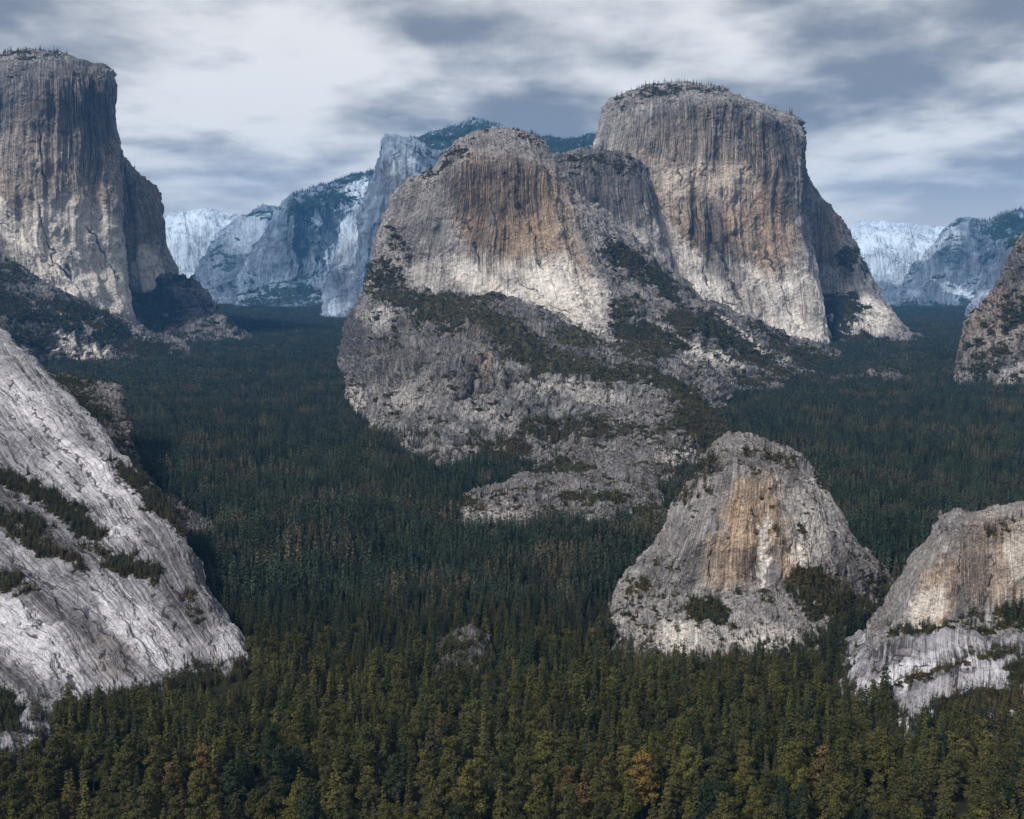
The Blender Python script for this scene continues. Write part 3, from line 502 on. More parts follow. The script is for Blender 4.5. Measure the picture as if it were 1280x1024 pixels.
massif('slab', [
    row([1032, 1065, 1110, 1160, 1205, 1250, 1300, 1370], [872, 905, 930, 945, 940, 930, 925, 920], [920, 850, 822, 800, 800, 810, 820, 820]),
    row([1040, 1068, 1108, 1155, 1200, 1250, 1300, 1370], [855, 865, 872, 880, 876, 868, 865, 860], [935, 900, 880, 865, 862, 865, 865, 865]),
    row([1052, 1076, 1112, 1155, 1200, 1250, 1300, 1370], [840, 834, 832, 834, 832, 828, 826, 824], [955, 930, 915, 905, 900, 895, 890, 885]),
    row([1072, 1092, 1122, 1158, 1200, 1250, 1300, 1370], [822, 808, 800, 800, 802, 804, 802, 800], [975, 965, 955, 945, 938, 930, 925, 915]),
    row([1098, 1112, 1134, 1164, 1204, 1250, 1300, 1370], [804, 795, 785, 780, 782, 784, 780, 775], [1010, 1000, 995, 985, 975, 965, 960, 950]),
], m_slab, gully=5., back=120, scarps=[(5, 8, 1, [(1090, 822), (1130, 802), (1180, 790), (1240, 800), (1290, 795)]), (4, 8, 1, [(1100, 870), (1150, 850), (1200, 838), (1260, 838)]), (4, 8, 1, [(1150, 885), (1200, 868), (1260, 860)])], cracks=[(2.5, 2, [(1075, 850), (1110, 830), (1150, 810)]), (2.5, 2, [(1090, 868), (1130, 845), (1180, 820)]), (3, 2.5, [(1210, 800), (1200, 840), (1190, 880)])], flute=2.4, big=4, med=3, rub=.9, seed=17, capd=.05, parent=lowr, slopeveg=.15, dark=[(1120, 808, 40, 8, -20, .9), (1180, 850, 60, 5, -15, 1), (1220, 815, 70, 5, -8, .9), (1200, 890, 60, 10, 0, .6)],
    pale=[(1120, 850, 60, 20, -25, 1), (1190, 825, 60, 12, -12, .9), (1240, 850, 40, 30, 30, .7)],
    veg=[(1160, 846, 70, 5, -18, .9), (1230, 880, 60, 16, 0, .95), (1150, 790, 40, 6, -5, .9), (1240, 815, 40, 8, 0, .7), (1270, 840, 16, 20, 0, .8), (1120, 892, 40, 10, 10, .7)])
massif('slab', [
    row([1085, 1110, 1140, 1180], [950, 975, 980, 960], [795, 770, 768, 785]),
    row([1096, 1118, 1142, 1176], [915, 930, 928, 918], [835, 818, 818, 826]),
    row([1104, 1122, 1146, 1176], [892, 888, 886, 886], [860, 855, 850, 852]),
], m_slab, back=60, seed=18, capd=.04, parent=lowr, pale=[(1130, 925, 30, 40, -30, .8)], veg=[(1110, 912, 20, 12, 0, .8), (1165, 920, 20, 20, 0, .8)], rub=1.3)

# --- big slab on the left
SC = [[(-160, 980), (-200, 930), (-240, 880), (-290, 840), (-340, 800), (-400, 770), (-470, 740), (-550, 710)],
      [(-20, 965), (-50, 930), (-100, 860), (-160, 810), (-220, 770), (-290, 735), (-370, 700), (-460, 670)],
      [(60, 945), (40, 908), (-10, 830), (-75, 785), (-140, 740), (-210, 700), (-290, 660), (-380, 620)],
      [(130, 925), (110, 875), (60, 815), (-5, 762), (-75, 712), (-150, 665), (-235, 615), (-310, 570)],
      [(190, 915), (172, 872), (125, 808), (60, 745), (-15, 688), (-95, 635), (-175, 575), (-245, 520)],
      [(242, 905), (226, 868), (182, 800), (120, 728), (45, 665), (-35, 600), (-115, 530), (-185, 470)],
      [(288, 895), (272, 862), (228, 790), (172, 712), (110, 645), (40, 570), (-35, 490), (-105, 425)],
      [(330, 880), (313, 848), (272, 774), (230, 692), (192, 622), (132, 552), (66, 480), (-15, 398)]]
def slabD(x, y): return float(np.interp(y, [374, 448, 526, 612, 700, 785, 862, 930, 980], [1890, 1645, 1430, 1235, 1100, 975, 905, 800, 740])) + .22 * (x - 150)
slab = massif('slope', [
    [(c[1][0] + 8, c[1][1] + 30, slabD(*c[1]) - 12) for c in SC]] + [[(c[r][0], c[r][1], slabD(*c[r])) for c in SC] for r in range(1, 8)], m_slab, gully=3.2, back=300, res=1.0, scarps=[(5, 14, 1, [(0, 592), (60, 598), (120, 650), (190, 700), (235, 760)]), (4, 12, 1, [(0, 640), (50, 668), (110, 700), (170, 760), (215, 830)]), (5, 12, 1, [(150, 600), (195, 640), (235, 700), (270, 780)]), (4, 14, 1, [(0, 705), (60, 745), (120, 810), (150, 870)])], cracks=[(2.5, 2.4, [(0, 600), (70, 640), (140, 690), (205, 750), (240, 840)]), (2.5, 2.2, [(0, 690), (80, 745), (140, 800), (185, 865)]), (2, 2, [(0, 765), (60, 810), (105, 870)]), (2, 2, [(40, 450), (110, 545), (175, 640)]), (2, 2, [(0, 465), (70, 550), (150, 640), (200, 700)]), (2, 2, [(0, 510), (60, 570), (120, 625)]), (2, 1.8, [(150, 660), (200, 730), (235, 800), (255, 860)]), (2, 2, [(190, 700), (240, 770), (285, 850)]), (2, 2, [(30, 640), (90, 700), (160, 780), (210, 860)]), (1.8, 1.8, [(0, 730), (40, 770), (80, 830)])], flute=2.2, big=6, med=1.8, rub=.22, seed=19, capd=.05,
    dark=[(40, 660, 110, 26, 32, .8), (120, 720, 80, 20, 40, .6), (240, 740, 40, 70, -25, .85), (60, 760, 90, 10, 40, .6), (30, 740, 80, 12, 42, .7), (180, 660, 60, 16, 45, .5), (60, 560, 100, 14, 40, .5), (20, 850, 60, 14, 30, .5), (130, 800, 90, 10, 45, .5), (90, 600, 100, 8, 42, .4), (10, 700, 60, 8, 40, .5), (200, 800, 70, 8, 52, .4)],
    tan=[(140, 820, 30, 30, 30, .15)], pale=[(110, 600, 100, 26, 42, .9), (170, 780, 90, 28, 50, 1), (40, 800, 90, 30, 42, .95), (30, 510, 60, 30, 40, .6), (150, 655, 30, 20, 40, .9), (285, 810, 20, 45, -28, .6)],
    veg=[(40, 615, 70, 12, 25, 1), (100, 655, 40, 13, 35, 1), (20, 655, 55, 12, 12, 1), (165, 710, 38, 12, 18, 1), (60, 690, 60, 8, 22, .8), (15, 730, 30, 8, 20, .8), (215, 650, 60, 12, 35, .8), (180, 610, 50, 12, 40, .8), (120, 690, 30, 7, 20, .7), (240, 760, 14, 30, -20, .4), (0, 890, 30, 30, 0, .7), (180, 885, 60, 8, 0, .7)],
    rubz=[(200, 640, 80, 20, 40, .7)], label='broad pale streaked granite slab sloping down from the left edge')
massif('ledge', [
    row([45, 90, 130, 165, 180, 215, 260, 292], [560, 600, 640, 660, 680, 720, 740, 745], [1700, 1600, 1500, 1450, 1420, 1330, 1260, 1235]),
    row([48, 90, 125, 160, 175, 205, 245, 282], [520, 545, 565, 600, 630, 670, 695, 708], [1800, 1740, 1680, 1600, 1530, 1440, 1370, 1330]),
    row([50, 88, 120, 158, 168, 196, 235, 272], [490, 500, 512, 530, 590, 635, 662, 688], [1900, 1880, 1850, 1820, 1680, 1540, 1450, 1390]),
    row([50, 86, 116, 150, 163, 186, 225, 262], [470, 478, 484, 494, 565, 612, 645, 672], [2100, 2080, 2060, 2030, 1800, 1640, 1530, 1450]),
], m_rub, gully=5., back=200, rub=1.5, big=4, med=3, seed=20, capd=.05, parent=slab, slopeveg=.15,
    veg=[(105, 512, 40, 16, 15, .8), (85, 480, 40, 7, 12, .9), (200, 640, 40, 10, 35, .7), (245, 682, 24, 10, 20, .7), (150, 560, 12, 24, 0, .6)], dark=[(150, 560, 40, 60, 0, .6)])

# --- the little outcrop among the trees
massif('boulder', [
    row([538, 560, 585, 610, 628], [872, 876, 878, 876, 870], [915, 908, 905, 908, 918]),
    row([543, 560, 584, 606, 620], [835, 832, 832, 834, 838], [955, 952, 950, 952, 956]),
    row([550, 564, 584, 600, 614], [816, 803, 795, 800, 815], [985, 988, 990, 988, 985]),
], m_rub, back=60, rub=1.7, med=2.5, big=1.5, seed=21, capd=.03, veg=[(570, 815, 24, 8, 0, .9), (600, 830, 12, 10, 0, .8)], dark=[(583, 825, 50, 50, 0, .8)], slopeveg=.5, label='small grey rock outcrop poking up among the dark firs, bottom centre')

# --- far blue mountains
FARK = 1.34
far = dict(gully=6., rub=.12, flute=2.0, med=2.2, big=4, res=1.25, ridge=4.)
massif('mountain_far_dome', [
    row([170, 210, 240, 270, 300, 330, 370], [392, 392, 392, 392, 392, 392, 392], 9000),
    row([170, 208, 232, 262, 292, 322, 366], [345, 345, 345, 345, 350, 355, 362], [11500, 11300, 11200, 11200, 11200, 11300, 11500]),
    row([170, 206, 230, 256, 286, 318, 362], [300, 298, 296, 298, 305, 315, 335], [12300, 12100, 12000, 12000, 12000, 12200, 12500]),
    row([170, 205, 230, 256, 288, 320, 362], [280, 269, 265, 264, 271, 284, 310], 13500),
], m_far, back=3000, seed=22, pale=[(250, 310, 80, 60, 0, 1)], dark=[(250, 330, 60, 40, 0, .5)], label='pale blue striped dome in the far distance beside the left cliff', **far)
massif('mountain_far_ridge', [
    row([236, 262, 290, 320, 350, 385, 420], [395, 396, 398, 398, 398, 398, 398], 8600),
    row([243, 264, 288, 316, 345, 378, 410], [372, 362, 360, 360, 360, 360, 360], 9800),
    row([252, 270, 292, 315, 342, 372, 400], [345, 328, 318, 315, 312, 310, 310], 10400),
    row([262, 278, 297, 314, 338, 362, 392], [322, 304, 290, 278, 272, 274, 285], 11000),
    row([270, 284, 302, 318, 336, 356, 388], [310, 292, 278, 268, 261, 262, 278], 11600),
], m_far, back=2500, seed=23, dark=[(300, 340, 60, 40, 0, .6)], veg=[(330, 270, 40, 7, 0, .7), (280, 330, 12, 30, -40, .6), (330, 365, 60, 14, 0, .6)], pale=[(330, 300, 50, 30, 0, .4)], slopeveg=.3, label='rounded blue-grey far ridge with a low tree-topped summit', **far)
massif('mountain_far_cliff', [
    row([300, 330, 355, 385, 415, 450, 500], [400, 404, 404, 404, 404, 404, 404], [8200, 8000, 8000, 8000, 8000, 8000, 8000]),
    row([304, 330, 356, 386, 418, 452, 500], [362, 368, 370, 365, 360, 358, 358], [8900, 8800, 8700, 8800, 8900, 9000, 9000]),
    row([310, 332, 358, 386, 420, 454, 500], [338, 330, 330, 330, 322, 318, 315], [9300, 9100, 9000, 9200, 9500, 9700, 9800]),
    row([322, 338, 360, 384, 420, 456, 500], [312, 296, 290, 292, 285, 275, 268], [9500, 9250, 9150, 9400, 9800, 10000, 10100]),
    row([338, 348, 361, 384, 422, 460, 500], [292, 272, 258, 258, 250, 240, 236], [9650, 9400, 9300, 9600, 10000, 10200, 10300]),
    row([345, 352, 362, 384, 425, 464, 500], [275, 258, 247, 241, 229, 219, 215], [9900, 9750, 9700, 10000, 10400, 10700, 10800]),
], m_far, back=2500, seed=24, dark=[(375, 300, 25, 60, 0, .8), (335, 320, 30, 30, 0, .6)], veg=[(400, 255, 50, 12, -12, .9), (440, 226, 50, 6, -14, .9), (350, 375, 60, 18, 0, .9), (415, 380, 60, 16, 0, .8), (385, 350, 20, 10, 0, .5), (340, 350, 14, 16, 0, .5)],
    pale=[(450, 240, 25, 10, -10, 1), (440, 290, 30, 50, 10, .7), (395, 300, 12, 40, -30, .7)], slopeveg=.45, label='sharp-edged blue cliff with a sloping wooded top in the far distance, left of the centre mountain', **far)
FARK = 1.16
massif('mountain_far_pillar', [
    row([398, 412, 432, 455, 480, 510], [408, 412, 412, 412, 412, 412], [7350, 7200, 7200, 7200, 7200, 7300]),
    row([408, 418, 436, 456, 480, 510], [388, 380, 378, 376, 370, 370], [7500, 7380, 7350, 7350, 7400, 7500]),
    row([416, 424, 438, 457, 478, 505], [350, 340, 335, 332, 325, 320], [7650, 7500, 7450, 7450, 7500, 7600]),
    row([424, 430, 442, 456, 472, 500], [312, 300, 294, 290, 295, 300], [7750, 7600, 7550, 7550, 7600, 7700]),
    row([430, 436, 444, 453, 464, 490], [285, 272, 264, 261, 272, 290], [7900, 7800, 7780, 7780, 7800, 7850]),
], m_far, back=900, seed=25, pale=[(440, 310, 20, 40, -10, .6), (425, 385, 14, 16, 30, .4), (470, 310, 10, 30, -30, .7)], dark=[(440, 350, 25, 50, 0, .6)], label='tall fluted blue pillar rising from the forest left of the centre mountain', **far)
massif('mountain_mid_peak', [
    row([440, 465, 490, 520, 560, 620], [405, 405, 405, 405, 405, 405], 7300),
    row([452, 468, 490, 520, 560, 620], [320, 310, 310, 310, 310, 310], [7450, 7350, 7330, 7350, 7400, 7500]),
    row([460, 472, 490, 518, 556, 620], [262, 250, 245, 245, 250, 250], [7600, 7450, 7420, 7450, 7550, 7700]),
    row([472, 478, 490, 515, 550, 620], [215, 205, 200, 205, 215, 225], [7750, 7600, 7560, 7620, 7750, 7900]),
    row([480, 483, 492, 512, 545, 620], [190, 182, 178, 179, 190, 205], [7900, 7850, 7830, 7900, 8000, 8100]),
], m_far, back=1200, seed=26, dark=[(490, 250, 30, 60, 10, .6)], pale=[(505, 205, 20, 16, 30, .6)], tan=[(500, 220, 20, 20, 0, .2)], veg=[(550, 195, 50, 8, 0, .5)], label='blue-grey peak with a steep left face behind the centre mountain', **far)
FARK = 1.3
massif('mountain_wooded_ridge', [
    row([480, 540, 600, 660, 720, 780, 840], [400, 400, 400, 400, 400, 400, 400], 8300),
    row([486, 540, 600, 660, 720, 780, 840], [240, 230, 225, 228, 228, 225, 225], 8900),
    row([494, 540, 600, 660, 715, 760, 840], [196, 182, 170, 180, 188, 180, 185], 9300),
    row([500, 540, 600, 655, 710, 755, 840], [180, 169, 158, 170, 181, 172, 178], 9900),
], m_far, back=2500, seed=27, veg=[(600, 190, 110, 30, 0, 1), (740, 190, 90, 30, 0, 1)], slopeveg=.9, label='dark wooded blue ridge glimpsed behind the centre and right mountains', **far)
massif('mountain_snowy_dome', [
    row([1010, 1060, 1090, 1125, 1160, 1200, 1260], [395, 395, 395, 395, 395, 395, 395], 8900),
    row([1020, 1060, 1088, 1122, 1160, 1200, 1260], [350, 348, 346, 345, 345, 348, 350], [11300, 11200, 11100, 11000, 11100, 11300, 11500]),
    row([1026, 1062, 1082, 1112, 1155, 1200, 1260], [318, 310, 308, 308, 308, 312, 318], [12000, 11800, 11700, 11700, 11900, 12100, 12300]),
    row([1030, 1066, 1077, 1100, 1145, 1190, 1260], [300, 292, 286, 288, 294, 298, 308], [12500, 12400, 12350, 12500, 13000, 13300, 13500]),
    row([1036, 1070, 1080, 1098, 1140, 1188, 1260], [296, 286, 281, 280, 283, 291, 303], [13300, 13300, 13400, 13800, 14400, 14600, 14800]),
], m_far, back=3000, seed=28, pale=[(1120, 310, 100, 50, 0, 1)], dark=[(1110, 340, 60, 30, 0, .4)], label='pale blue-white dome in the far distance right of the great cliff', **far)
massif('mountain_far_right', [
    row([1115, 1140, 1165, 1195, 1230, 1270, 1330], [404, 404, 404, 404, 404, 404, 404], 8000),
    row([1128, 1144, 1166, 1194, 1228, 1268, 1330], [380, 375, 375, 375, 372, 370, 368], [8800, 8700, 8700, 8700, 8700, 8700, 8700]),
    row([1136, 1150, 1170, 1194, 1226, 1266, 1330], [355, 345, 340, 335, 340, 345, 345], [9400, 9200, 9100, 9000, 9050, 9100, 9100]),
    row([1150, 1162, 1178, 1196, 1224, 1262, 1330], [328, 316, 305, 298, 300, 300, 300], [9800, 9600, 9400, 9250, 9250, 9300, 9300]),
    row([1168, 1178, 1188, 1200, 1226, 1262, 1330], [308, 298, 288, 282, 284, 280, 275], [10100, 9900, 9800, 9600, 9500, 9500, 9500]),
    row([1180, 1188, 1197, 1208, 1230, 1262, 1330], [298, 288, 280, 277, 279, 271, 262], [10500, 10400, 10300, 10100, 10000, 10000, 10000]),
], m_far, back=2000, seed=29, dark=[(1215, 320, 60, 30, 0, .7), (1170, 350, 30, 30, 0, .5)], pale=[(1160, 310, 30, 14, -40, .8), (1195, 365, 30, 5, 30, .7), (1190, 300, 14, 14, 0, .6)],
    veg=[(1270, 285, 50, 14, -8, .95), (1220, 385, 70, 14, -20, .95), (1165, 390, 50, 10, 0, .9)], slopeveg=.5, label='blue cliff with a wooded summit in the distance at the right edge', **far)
FARK = 1.16
massif('mountain_near_pillar', [
    row([1205, 1222, 1245, 1275, 1320], [412, 414, 414, 414, 414], 6900),
    row([1215, 1228, 1248, 1276, 1320], [388, 375, 368, 360, 360], [7150, 7050, 7020, 7020, 7100]),
    row([1226, 1236, 1252, 1276, 1320], [362, 350, 335, 330, 325], [7350, 7200, 7150, 7150, 7200]),
    row([1240, 1247, 1257, 1276, 1320], [345, 325, 308, 298, 290], [7500, 7450, 7400, 7400, 7400]),
], m_far, back=700, seed=30, pale=[(1228, 375, 10, 14, 30, .3)], dark=[(1260, 340, 20, 40, 0, .6)], veg=[(1270, 305, 20, 8, 0, .7)], label='narrow blue rock buttress half hidden behind the right edge crag', **far)
# ------------------------------------------------------------------ ground
def gz(x, y):
    p = np.stack([x / 420., y / 420., np.zeros_like(x)], -1)
    return 9 * fbm(p, 3, 90) + 3 * vn(p * 5, 95) - 6
xs = np.concatenate([np.linspace(-22000, -7000, 12), np.arange(-6900, 6901, 60), np.linspace(7000, 22000, 12)])
ys = np.concatenate([np.linspace(-2000, 300, 12), np.arange(330, 10000, 60), np.linspace(10100, 25500, 20)])
gx, gy = np.meshgrid(xs, ys); z = gz(gx.ravel(), gy.ravel())
idx = np.arange(gx.size).reshape(gx.shape)
fq = np.stack([idx[:-1, :-1], idx[:-1, 1:], idx[1:, 1:], idx[1:, :-1]], -1).reshape(-1, 4)
m_ground = flat_mat('forest_floor', (.012, .014, .008), (.03, .026, .016), .02)
go = bpy.data.objects.new('ground', mesh_np('ground', np.stack([gx.ravel(), gy.ravel(), z], -1), fq, m_ground)); COL.objects.link(go)
tag(go, 'dark forest floor of the valley under the trees', 'ground', kind='structure')
# ------------------------------------------------------------------ trees
def leaf_quads(C, Nn, size, rg):
    """one small bent leaf clump (a quad) per centre, roughly facing Nn"""
    k = len(C); Nn = Nn + rg.normal(0, .55, (k, 3)); Nn /= np.linalg.norm(Nn, axis=1, keepdims=True)
    a = rg.normal(0, 1, (k, 3)); u = np.cross(Nn, a); u /= np.linalg.norm(u, axis=1, keepdims=True) + 1e-9; v = np.cross(Nn, u)
    s = size[:, None]
    V = np.stack([C - u * s * .55, C - v * s * .4 - np.array([0, 0, .12]) * s, C + u * s * .55, C + v * s * .45], 1).reshape(-1, 3)
    return V
def quads(n): return np.arange(n * 4).reshape(-1, 4)
def crown(kind, H, rg, n=2600):
    """kind: spire, fir, round.  trunk along z, crown from z0 to H"""
    z0 = H * {'spire': .18, 'fir': .16, 'round': .24}[kind]
    if kind == 'round':
        nl = 30; R = H * .18; Cs = []; 
        for i in range(nl):
            t = (i + rg.random()) / nl; zz = z0 + (H - z0) * (t * .93)
            rr = R * (math.sin(min(1, t * 1.15 + .12) * math.pi) ** .7 if t < .87 else .45) * (.35 + .65 * rg.random() ** .5); a = i * 2.4 + rg.random()
            Cs.append((rr * math.cos(a), rr * math.sin(a), zz, H * (.055 + .05 * rg.random()) * (1.15 - .45 * t)))
        Cs.append((0, 0, H * .95, H * .045))
        Cs = np.array(Cs); pick = rg.choice(len(Cs), n, p=Cs[:, 3]**2 / (Cs[:, 3]**2).sum())
        d = rg.normal(0, 1, (n, 3)); d[:, 2] = np.abs(d[:, 2]) * .9 - .25; d /= np.linalg.norm(d, axis=1, keepdims=True)
        P = Cs[pick, :3] + d * Cs[pick, 3:4] * (.7 + .4 * rg.random((n, 1))) * np.array([1, 1, .85]); sz = H * (.016 + .014 * rg.random(n)); return leaf_quads(P, d, sz, rg)
    R = H * {'spire': .095, 'fir': .165}[kind]
    nw = {'spire': 20, 'fir': 18}[kind]; br = []
    for w in range(nw):
        t = (w + .3 * rg.random()) / nw; zz = z0 + (H - z0) * t
        rad = R * (1 - t) ** .75 * (.75 + .5 * rg.random()) + .25
        nb = max(3, int(8 * (1 - t) + 2)); a0 = rg.random() * 6
        for b in range(nb):
            a = a0 + b * 2 * math.pi / nb + rg.normal(0, .2); br.append((zz + rg.normal(0, H * .012), a, rad * (.7 + .45 * rg.random())))
    br = np.array(br); p = br[:, 2] + .2; pick = rg.choice(len(br), n, p=p / p.sum()); t = rg.random(n) ** .6
    z, a, r = br[pick].T; wd = r * .28 * (1.1 - t) + .12
    off = rg.normal(0, 1, n) * wd
    X = np.cos(a) * r * t - np.sin(a) * off; Y = np.sin(a) * r * t + np.cos(a) * off; Z = z - r * t * .38 + rg.normal(0, .12, n) * wd
    Nn = np.stack([np.cos(a) * .5, np.sin(a) * .5, np.ones(n)], -1)
    P = np.stack([X, Y, Z], -1); sz = H * (.014 + .014 * rg.random(n))
    top = P[:, 2] > H * .97; P[top, :2] *= .5
    return leaf_quads(P, Nn, sz, rg)
def trunk_geo(H, r0, top, rg, k=7, limbs=7):
    V = []; Fs = []
    def tube(pts, rad):
        b = len(V)
        for (p, r) in zip(pts, rad):
            for i in range(k): V.append((p[0] + r * math.cos(i * 2 * math.pi / k), p[1] + r * math.sin(i * 2 * math.pi / k), p[2]))
        for j in range(len(pts) - 1):
            for i in range(k): Fs.append((b + j * k + i, b + j * k + (i + 1) % k, b + (j + 1) * k + (i + 1) % k, b + (j + 1) * k + i))
    zs = np.linspace(-3, top, 7); tube([(rg.normal(0, .12) * (z > 0), rg.normal(0, .12) * (z > 0), z) for z in zs], [r0 * (1 - .88 * max(z, 0) / top) for z in zs])
    for l in range(limbs):
        z = H * (.2 + .6 * l / limbs); a = l * 2.4; L = H * .13 * (1 - .6 * l / limbs)
        tube([(0, 0, z), (math.cos(a) * L * .5, math.sin(a) * L * .5, z + L * .12), (math.cos(a) * L, math.sin(a) * L, z + L * .3)], [r0 * .3, r0 * .2, r0 * .07])
    return np.array(V), np.array(Fs)
m_bark = flat_mat('bark', (.05, .036, .026), (.09, .07, .055), .8)
m_fir = foliage_mat('fir_foliage', ((.012, .024, .018), (.036, .047, .028)), 1.0, brown=(.082, .068, .042))
m_dk = foliage_mat('dark_fir_foliage', ((.012, .020, .011), (.028, .034, .016)), .8, brown=(.055, .046, .022))
m_olive = foliage_mat('olive_foliage', ((.026, .031, .011), (.060, .057, .016)), .8, brown=(.064, .056, .020))
TONES = {'dark green': ((.014, .022, .011), (.022, .030, .013)), 'olive green': ((.033, .035, .012), (.046, .046, .015)), 'brown-green': ((.046, .044, .015), (.060, .054, .017)),
         'yellow-green': ((.058, .056, .015), (.072, .067, .018)), 'rust brown': ((.070, .050, .020), (.080, .054, .020)), 'golden orange': ((.11, .075, .020), (.125, .085, .022))}
m_tone = {k: foliage_mat(k.replace(' ', '_').replace('-', '_') + '_foliage', v, .4) for k, v in TONES.items()}
m_dwarf = foliage_mat('scrub_foliage', ((.026, .026, .010), (.060, .052, .018)), .8, brown=(.075, .055, .022))
def with_uv(me): return me
def hidden_coll(name, objs):
    c = bpy.data.collections.new(name)
    for i, o in enumerate(objs): c.objects.link(o)
    return c
def proto_from(name, parts):
    """parts: list of (V, F, mat)"""
    V = np.concatenate([p[0] for p in parts]); o = 0; Fs = []; mi = []
    for i, p in enumerate(parts): Fs.append(p[1] + o); o += len(p[0]); mi += [i] * len(p[1])
    me = mesh_np(name, V, np.concatenate(Fs), None, False)
    for p in parts: me.materials.append(p[2])
    me.polygons.foreach_set('material_index', np.array(mi, np.int32)); return bpy.data.objects.new(name, me)
def one_tree(kind, H, rg, n, leafscale=1.0, limbs=0):
    L = crown(kind, H, rg, n)
    if leafscale != 1:
        q = L.reshape(-1, 4, 3); c = q.mean(1, keepdims=True); L = (c + (q - c) * leafscale).reshape(-1, 3)
    T, TF = trunk_geo(H, H * .013, H * .93, rg, 5, limbs); return L, T, TF
def grove(name, kinds, ntree, spread, n, leafscale, mat, rg):
    Ls = []; Ts = []; TFs = []; o = 0
    for i in range(ntree):
        kd = kinds[rg.integers(len(kinds))]; H = 33 * (.62 + .5 * rg.random())
        L, T, TF = one_tree(kd, H, rg, n, leafscale)
        for _ in range(30):
            dx, dy = rg.uniform(-spread, spread, 2)
            if all((dx - a) ** 2 + (dy - b) ** 2 > (spread * .45) ** 2 for a, b in grove.pos[-i:] if i): break
        grove.pos.append((dx, dy)); d = np.array([dx, dy, 0]); Ls.append(L + d); Ts.append(T + d); TFs.append(TF + o); o += len(T)
    L = np.concatenate(Ls); return proto_from(name, [(L, quads(len(L) // 4), mat), (np.concatenate(Ts), np.concatenate(TFs), m_bark)])
grove.pos = []
rg = np.random.default_rng(3)
FAR = hidden_coll('far_groves', [grove('grove_far', ['spire', 'spire', 'fir'], 7, 11, 150, 3.2, m_fir, rg) for _ in range(6)])
MID = hidden_coll('mid_groves', [grove('grove_mid', ['spire', 'spire', 'fir'], 4, 8, 420, 2.1, m_fir, rg) for _ in range(8)])
NEAR = hidden_coll('near_trees', [grove('near_tree', [k], 1, .01, 2200, 1.15, mt, rg) for k, mt in (('fir', m_dk), ('spire', m_dk), ('round', m_olive), ('fir', m_olive), ('round', m_olive), ('fir', m_dk), ('spire', m_olive), ('round', m_olive))])
def bush(name, rg):
    n = 260; d = rg.normal(0, 1, (n, 3)); d[:, 2] = np.abs(d[:, 2]); d /= np.linalg.norm(d, axis=1, keepdims=True)
    c = rg.normal(0, .45, (5, 3)); c[:, 2] = 0; P = c[rg.integers(5, size=n)] + d * np.array([.6, .6, .55]); L = leaf_quads(P, d, np.full(n, .32), rg); return proto_from(name, [(L, quads(n), m_dwarf)])
def ledge_tree(name, kind, rg):
    L, T, TF = one_tree(kind, 10, rg, 240, 2.4); return proto_from(name, [(L, quads(len(L) // 4), m_dwarf if rg.random() < .4 else m_fir), (T, TF, m_bark)])
BUSH = hidden_coll('bushes', [bush('bush', rg) for _ in range(4)])
LTREE = hidden_coll('ledge_trees', [ledge_tree('ledge_tree', k, rg) for k in ('fir', 'spire', 'spire', 'fir', 'fir')])
def scatter(name, pts, scl, rot, idx, coll, label, cat):
    me = bpy.data.meshes.new(name); me.vertices.add(len(pts)); me.vertices.foreach_set('co', np.asarray(pts, np.float32).ravel())
    for nm, ty, a in (('scl', 'FLOAT', scl), ('rot', 'FLOAT', rot)): me.attributes.new(nm, ty, 'POINT').data.foreach_set('value', np.asarray(a, np.float32))
    me.attributes.new('pick', 'INT', 'POINT').data.foreach_set('value', np.asarray(idx, np.int32))
    o = bpy.data.objects.new(name, me); COL.objects.link(o); tag(o, label, cat, kind='stuff')
    ng = bpy.data.node_groups.new(name + '_growth', 'GeometryNodeTree')
    ng.interface.new_socket('Geometry', in_out='INPUT', socket_type='NodeSocketGeometry'); ng.interface.new_socket('Geometry', in_out='OUTPUT', socket_type='NodeSocketGeometry')
    n = ng.nodes.new; l = ng.links.new
    gi, go_, ip, ci = n('NodeGroupInput'), n('NodeGroupOutput'), n('GeometryNodeInstanceOnPoints'), n('GeometryNodeCollectionInfo')
    ci.inputs['Collection'].default_value = coll; ci.inputs['Separate Children'].default_value = True; ci.inputs['Reset Children'].default_value = True
    def at(nm, ty):
        a = n('GeometryNodeInputNamedAttribute'); a.data_type = ty; a.inputs['Name'].default_value = nm; return a.outputs['Attribute']
    cx = n('ShaderNodeCombineXYZ'); l(at('rot', 'FLOAT'), cx.inputs[2]); cs = n('ShaderNodeCombineXYZ'); s_ = at('scl', 'FLOAT'); [l(s_, cs.inputs[i]) for i in range(3)]
    l(gi.outputs[0], ip.inputs['Points']); l(ci.outputs[0], ip.inputs['Instance']); ip.inputs['Pick Instance'].default_value = True
    l(at('pick', 'INT'), ip.inputs['Instance Index']); l(cx.outputs[0], ip.inputs['Rotation']); l(cs.outputs[0], ip.inputs['Scale']); l(ip.outputs[0], go_.inputs[0])
    md = o.modifiers.new('growth', 'NODES'); md.node_group = ng; return o

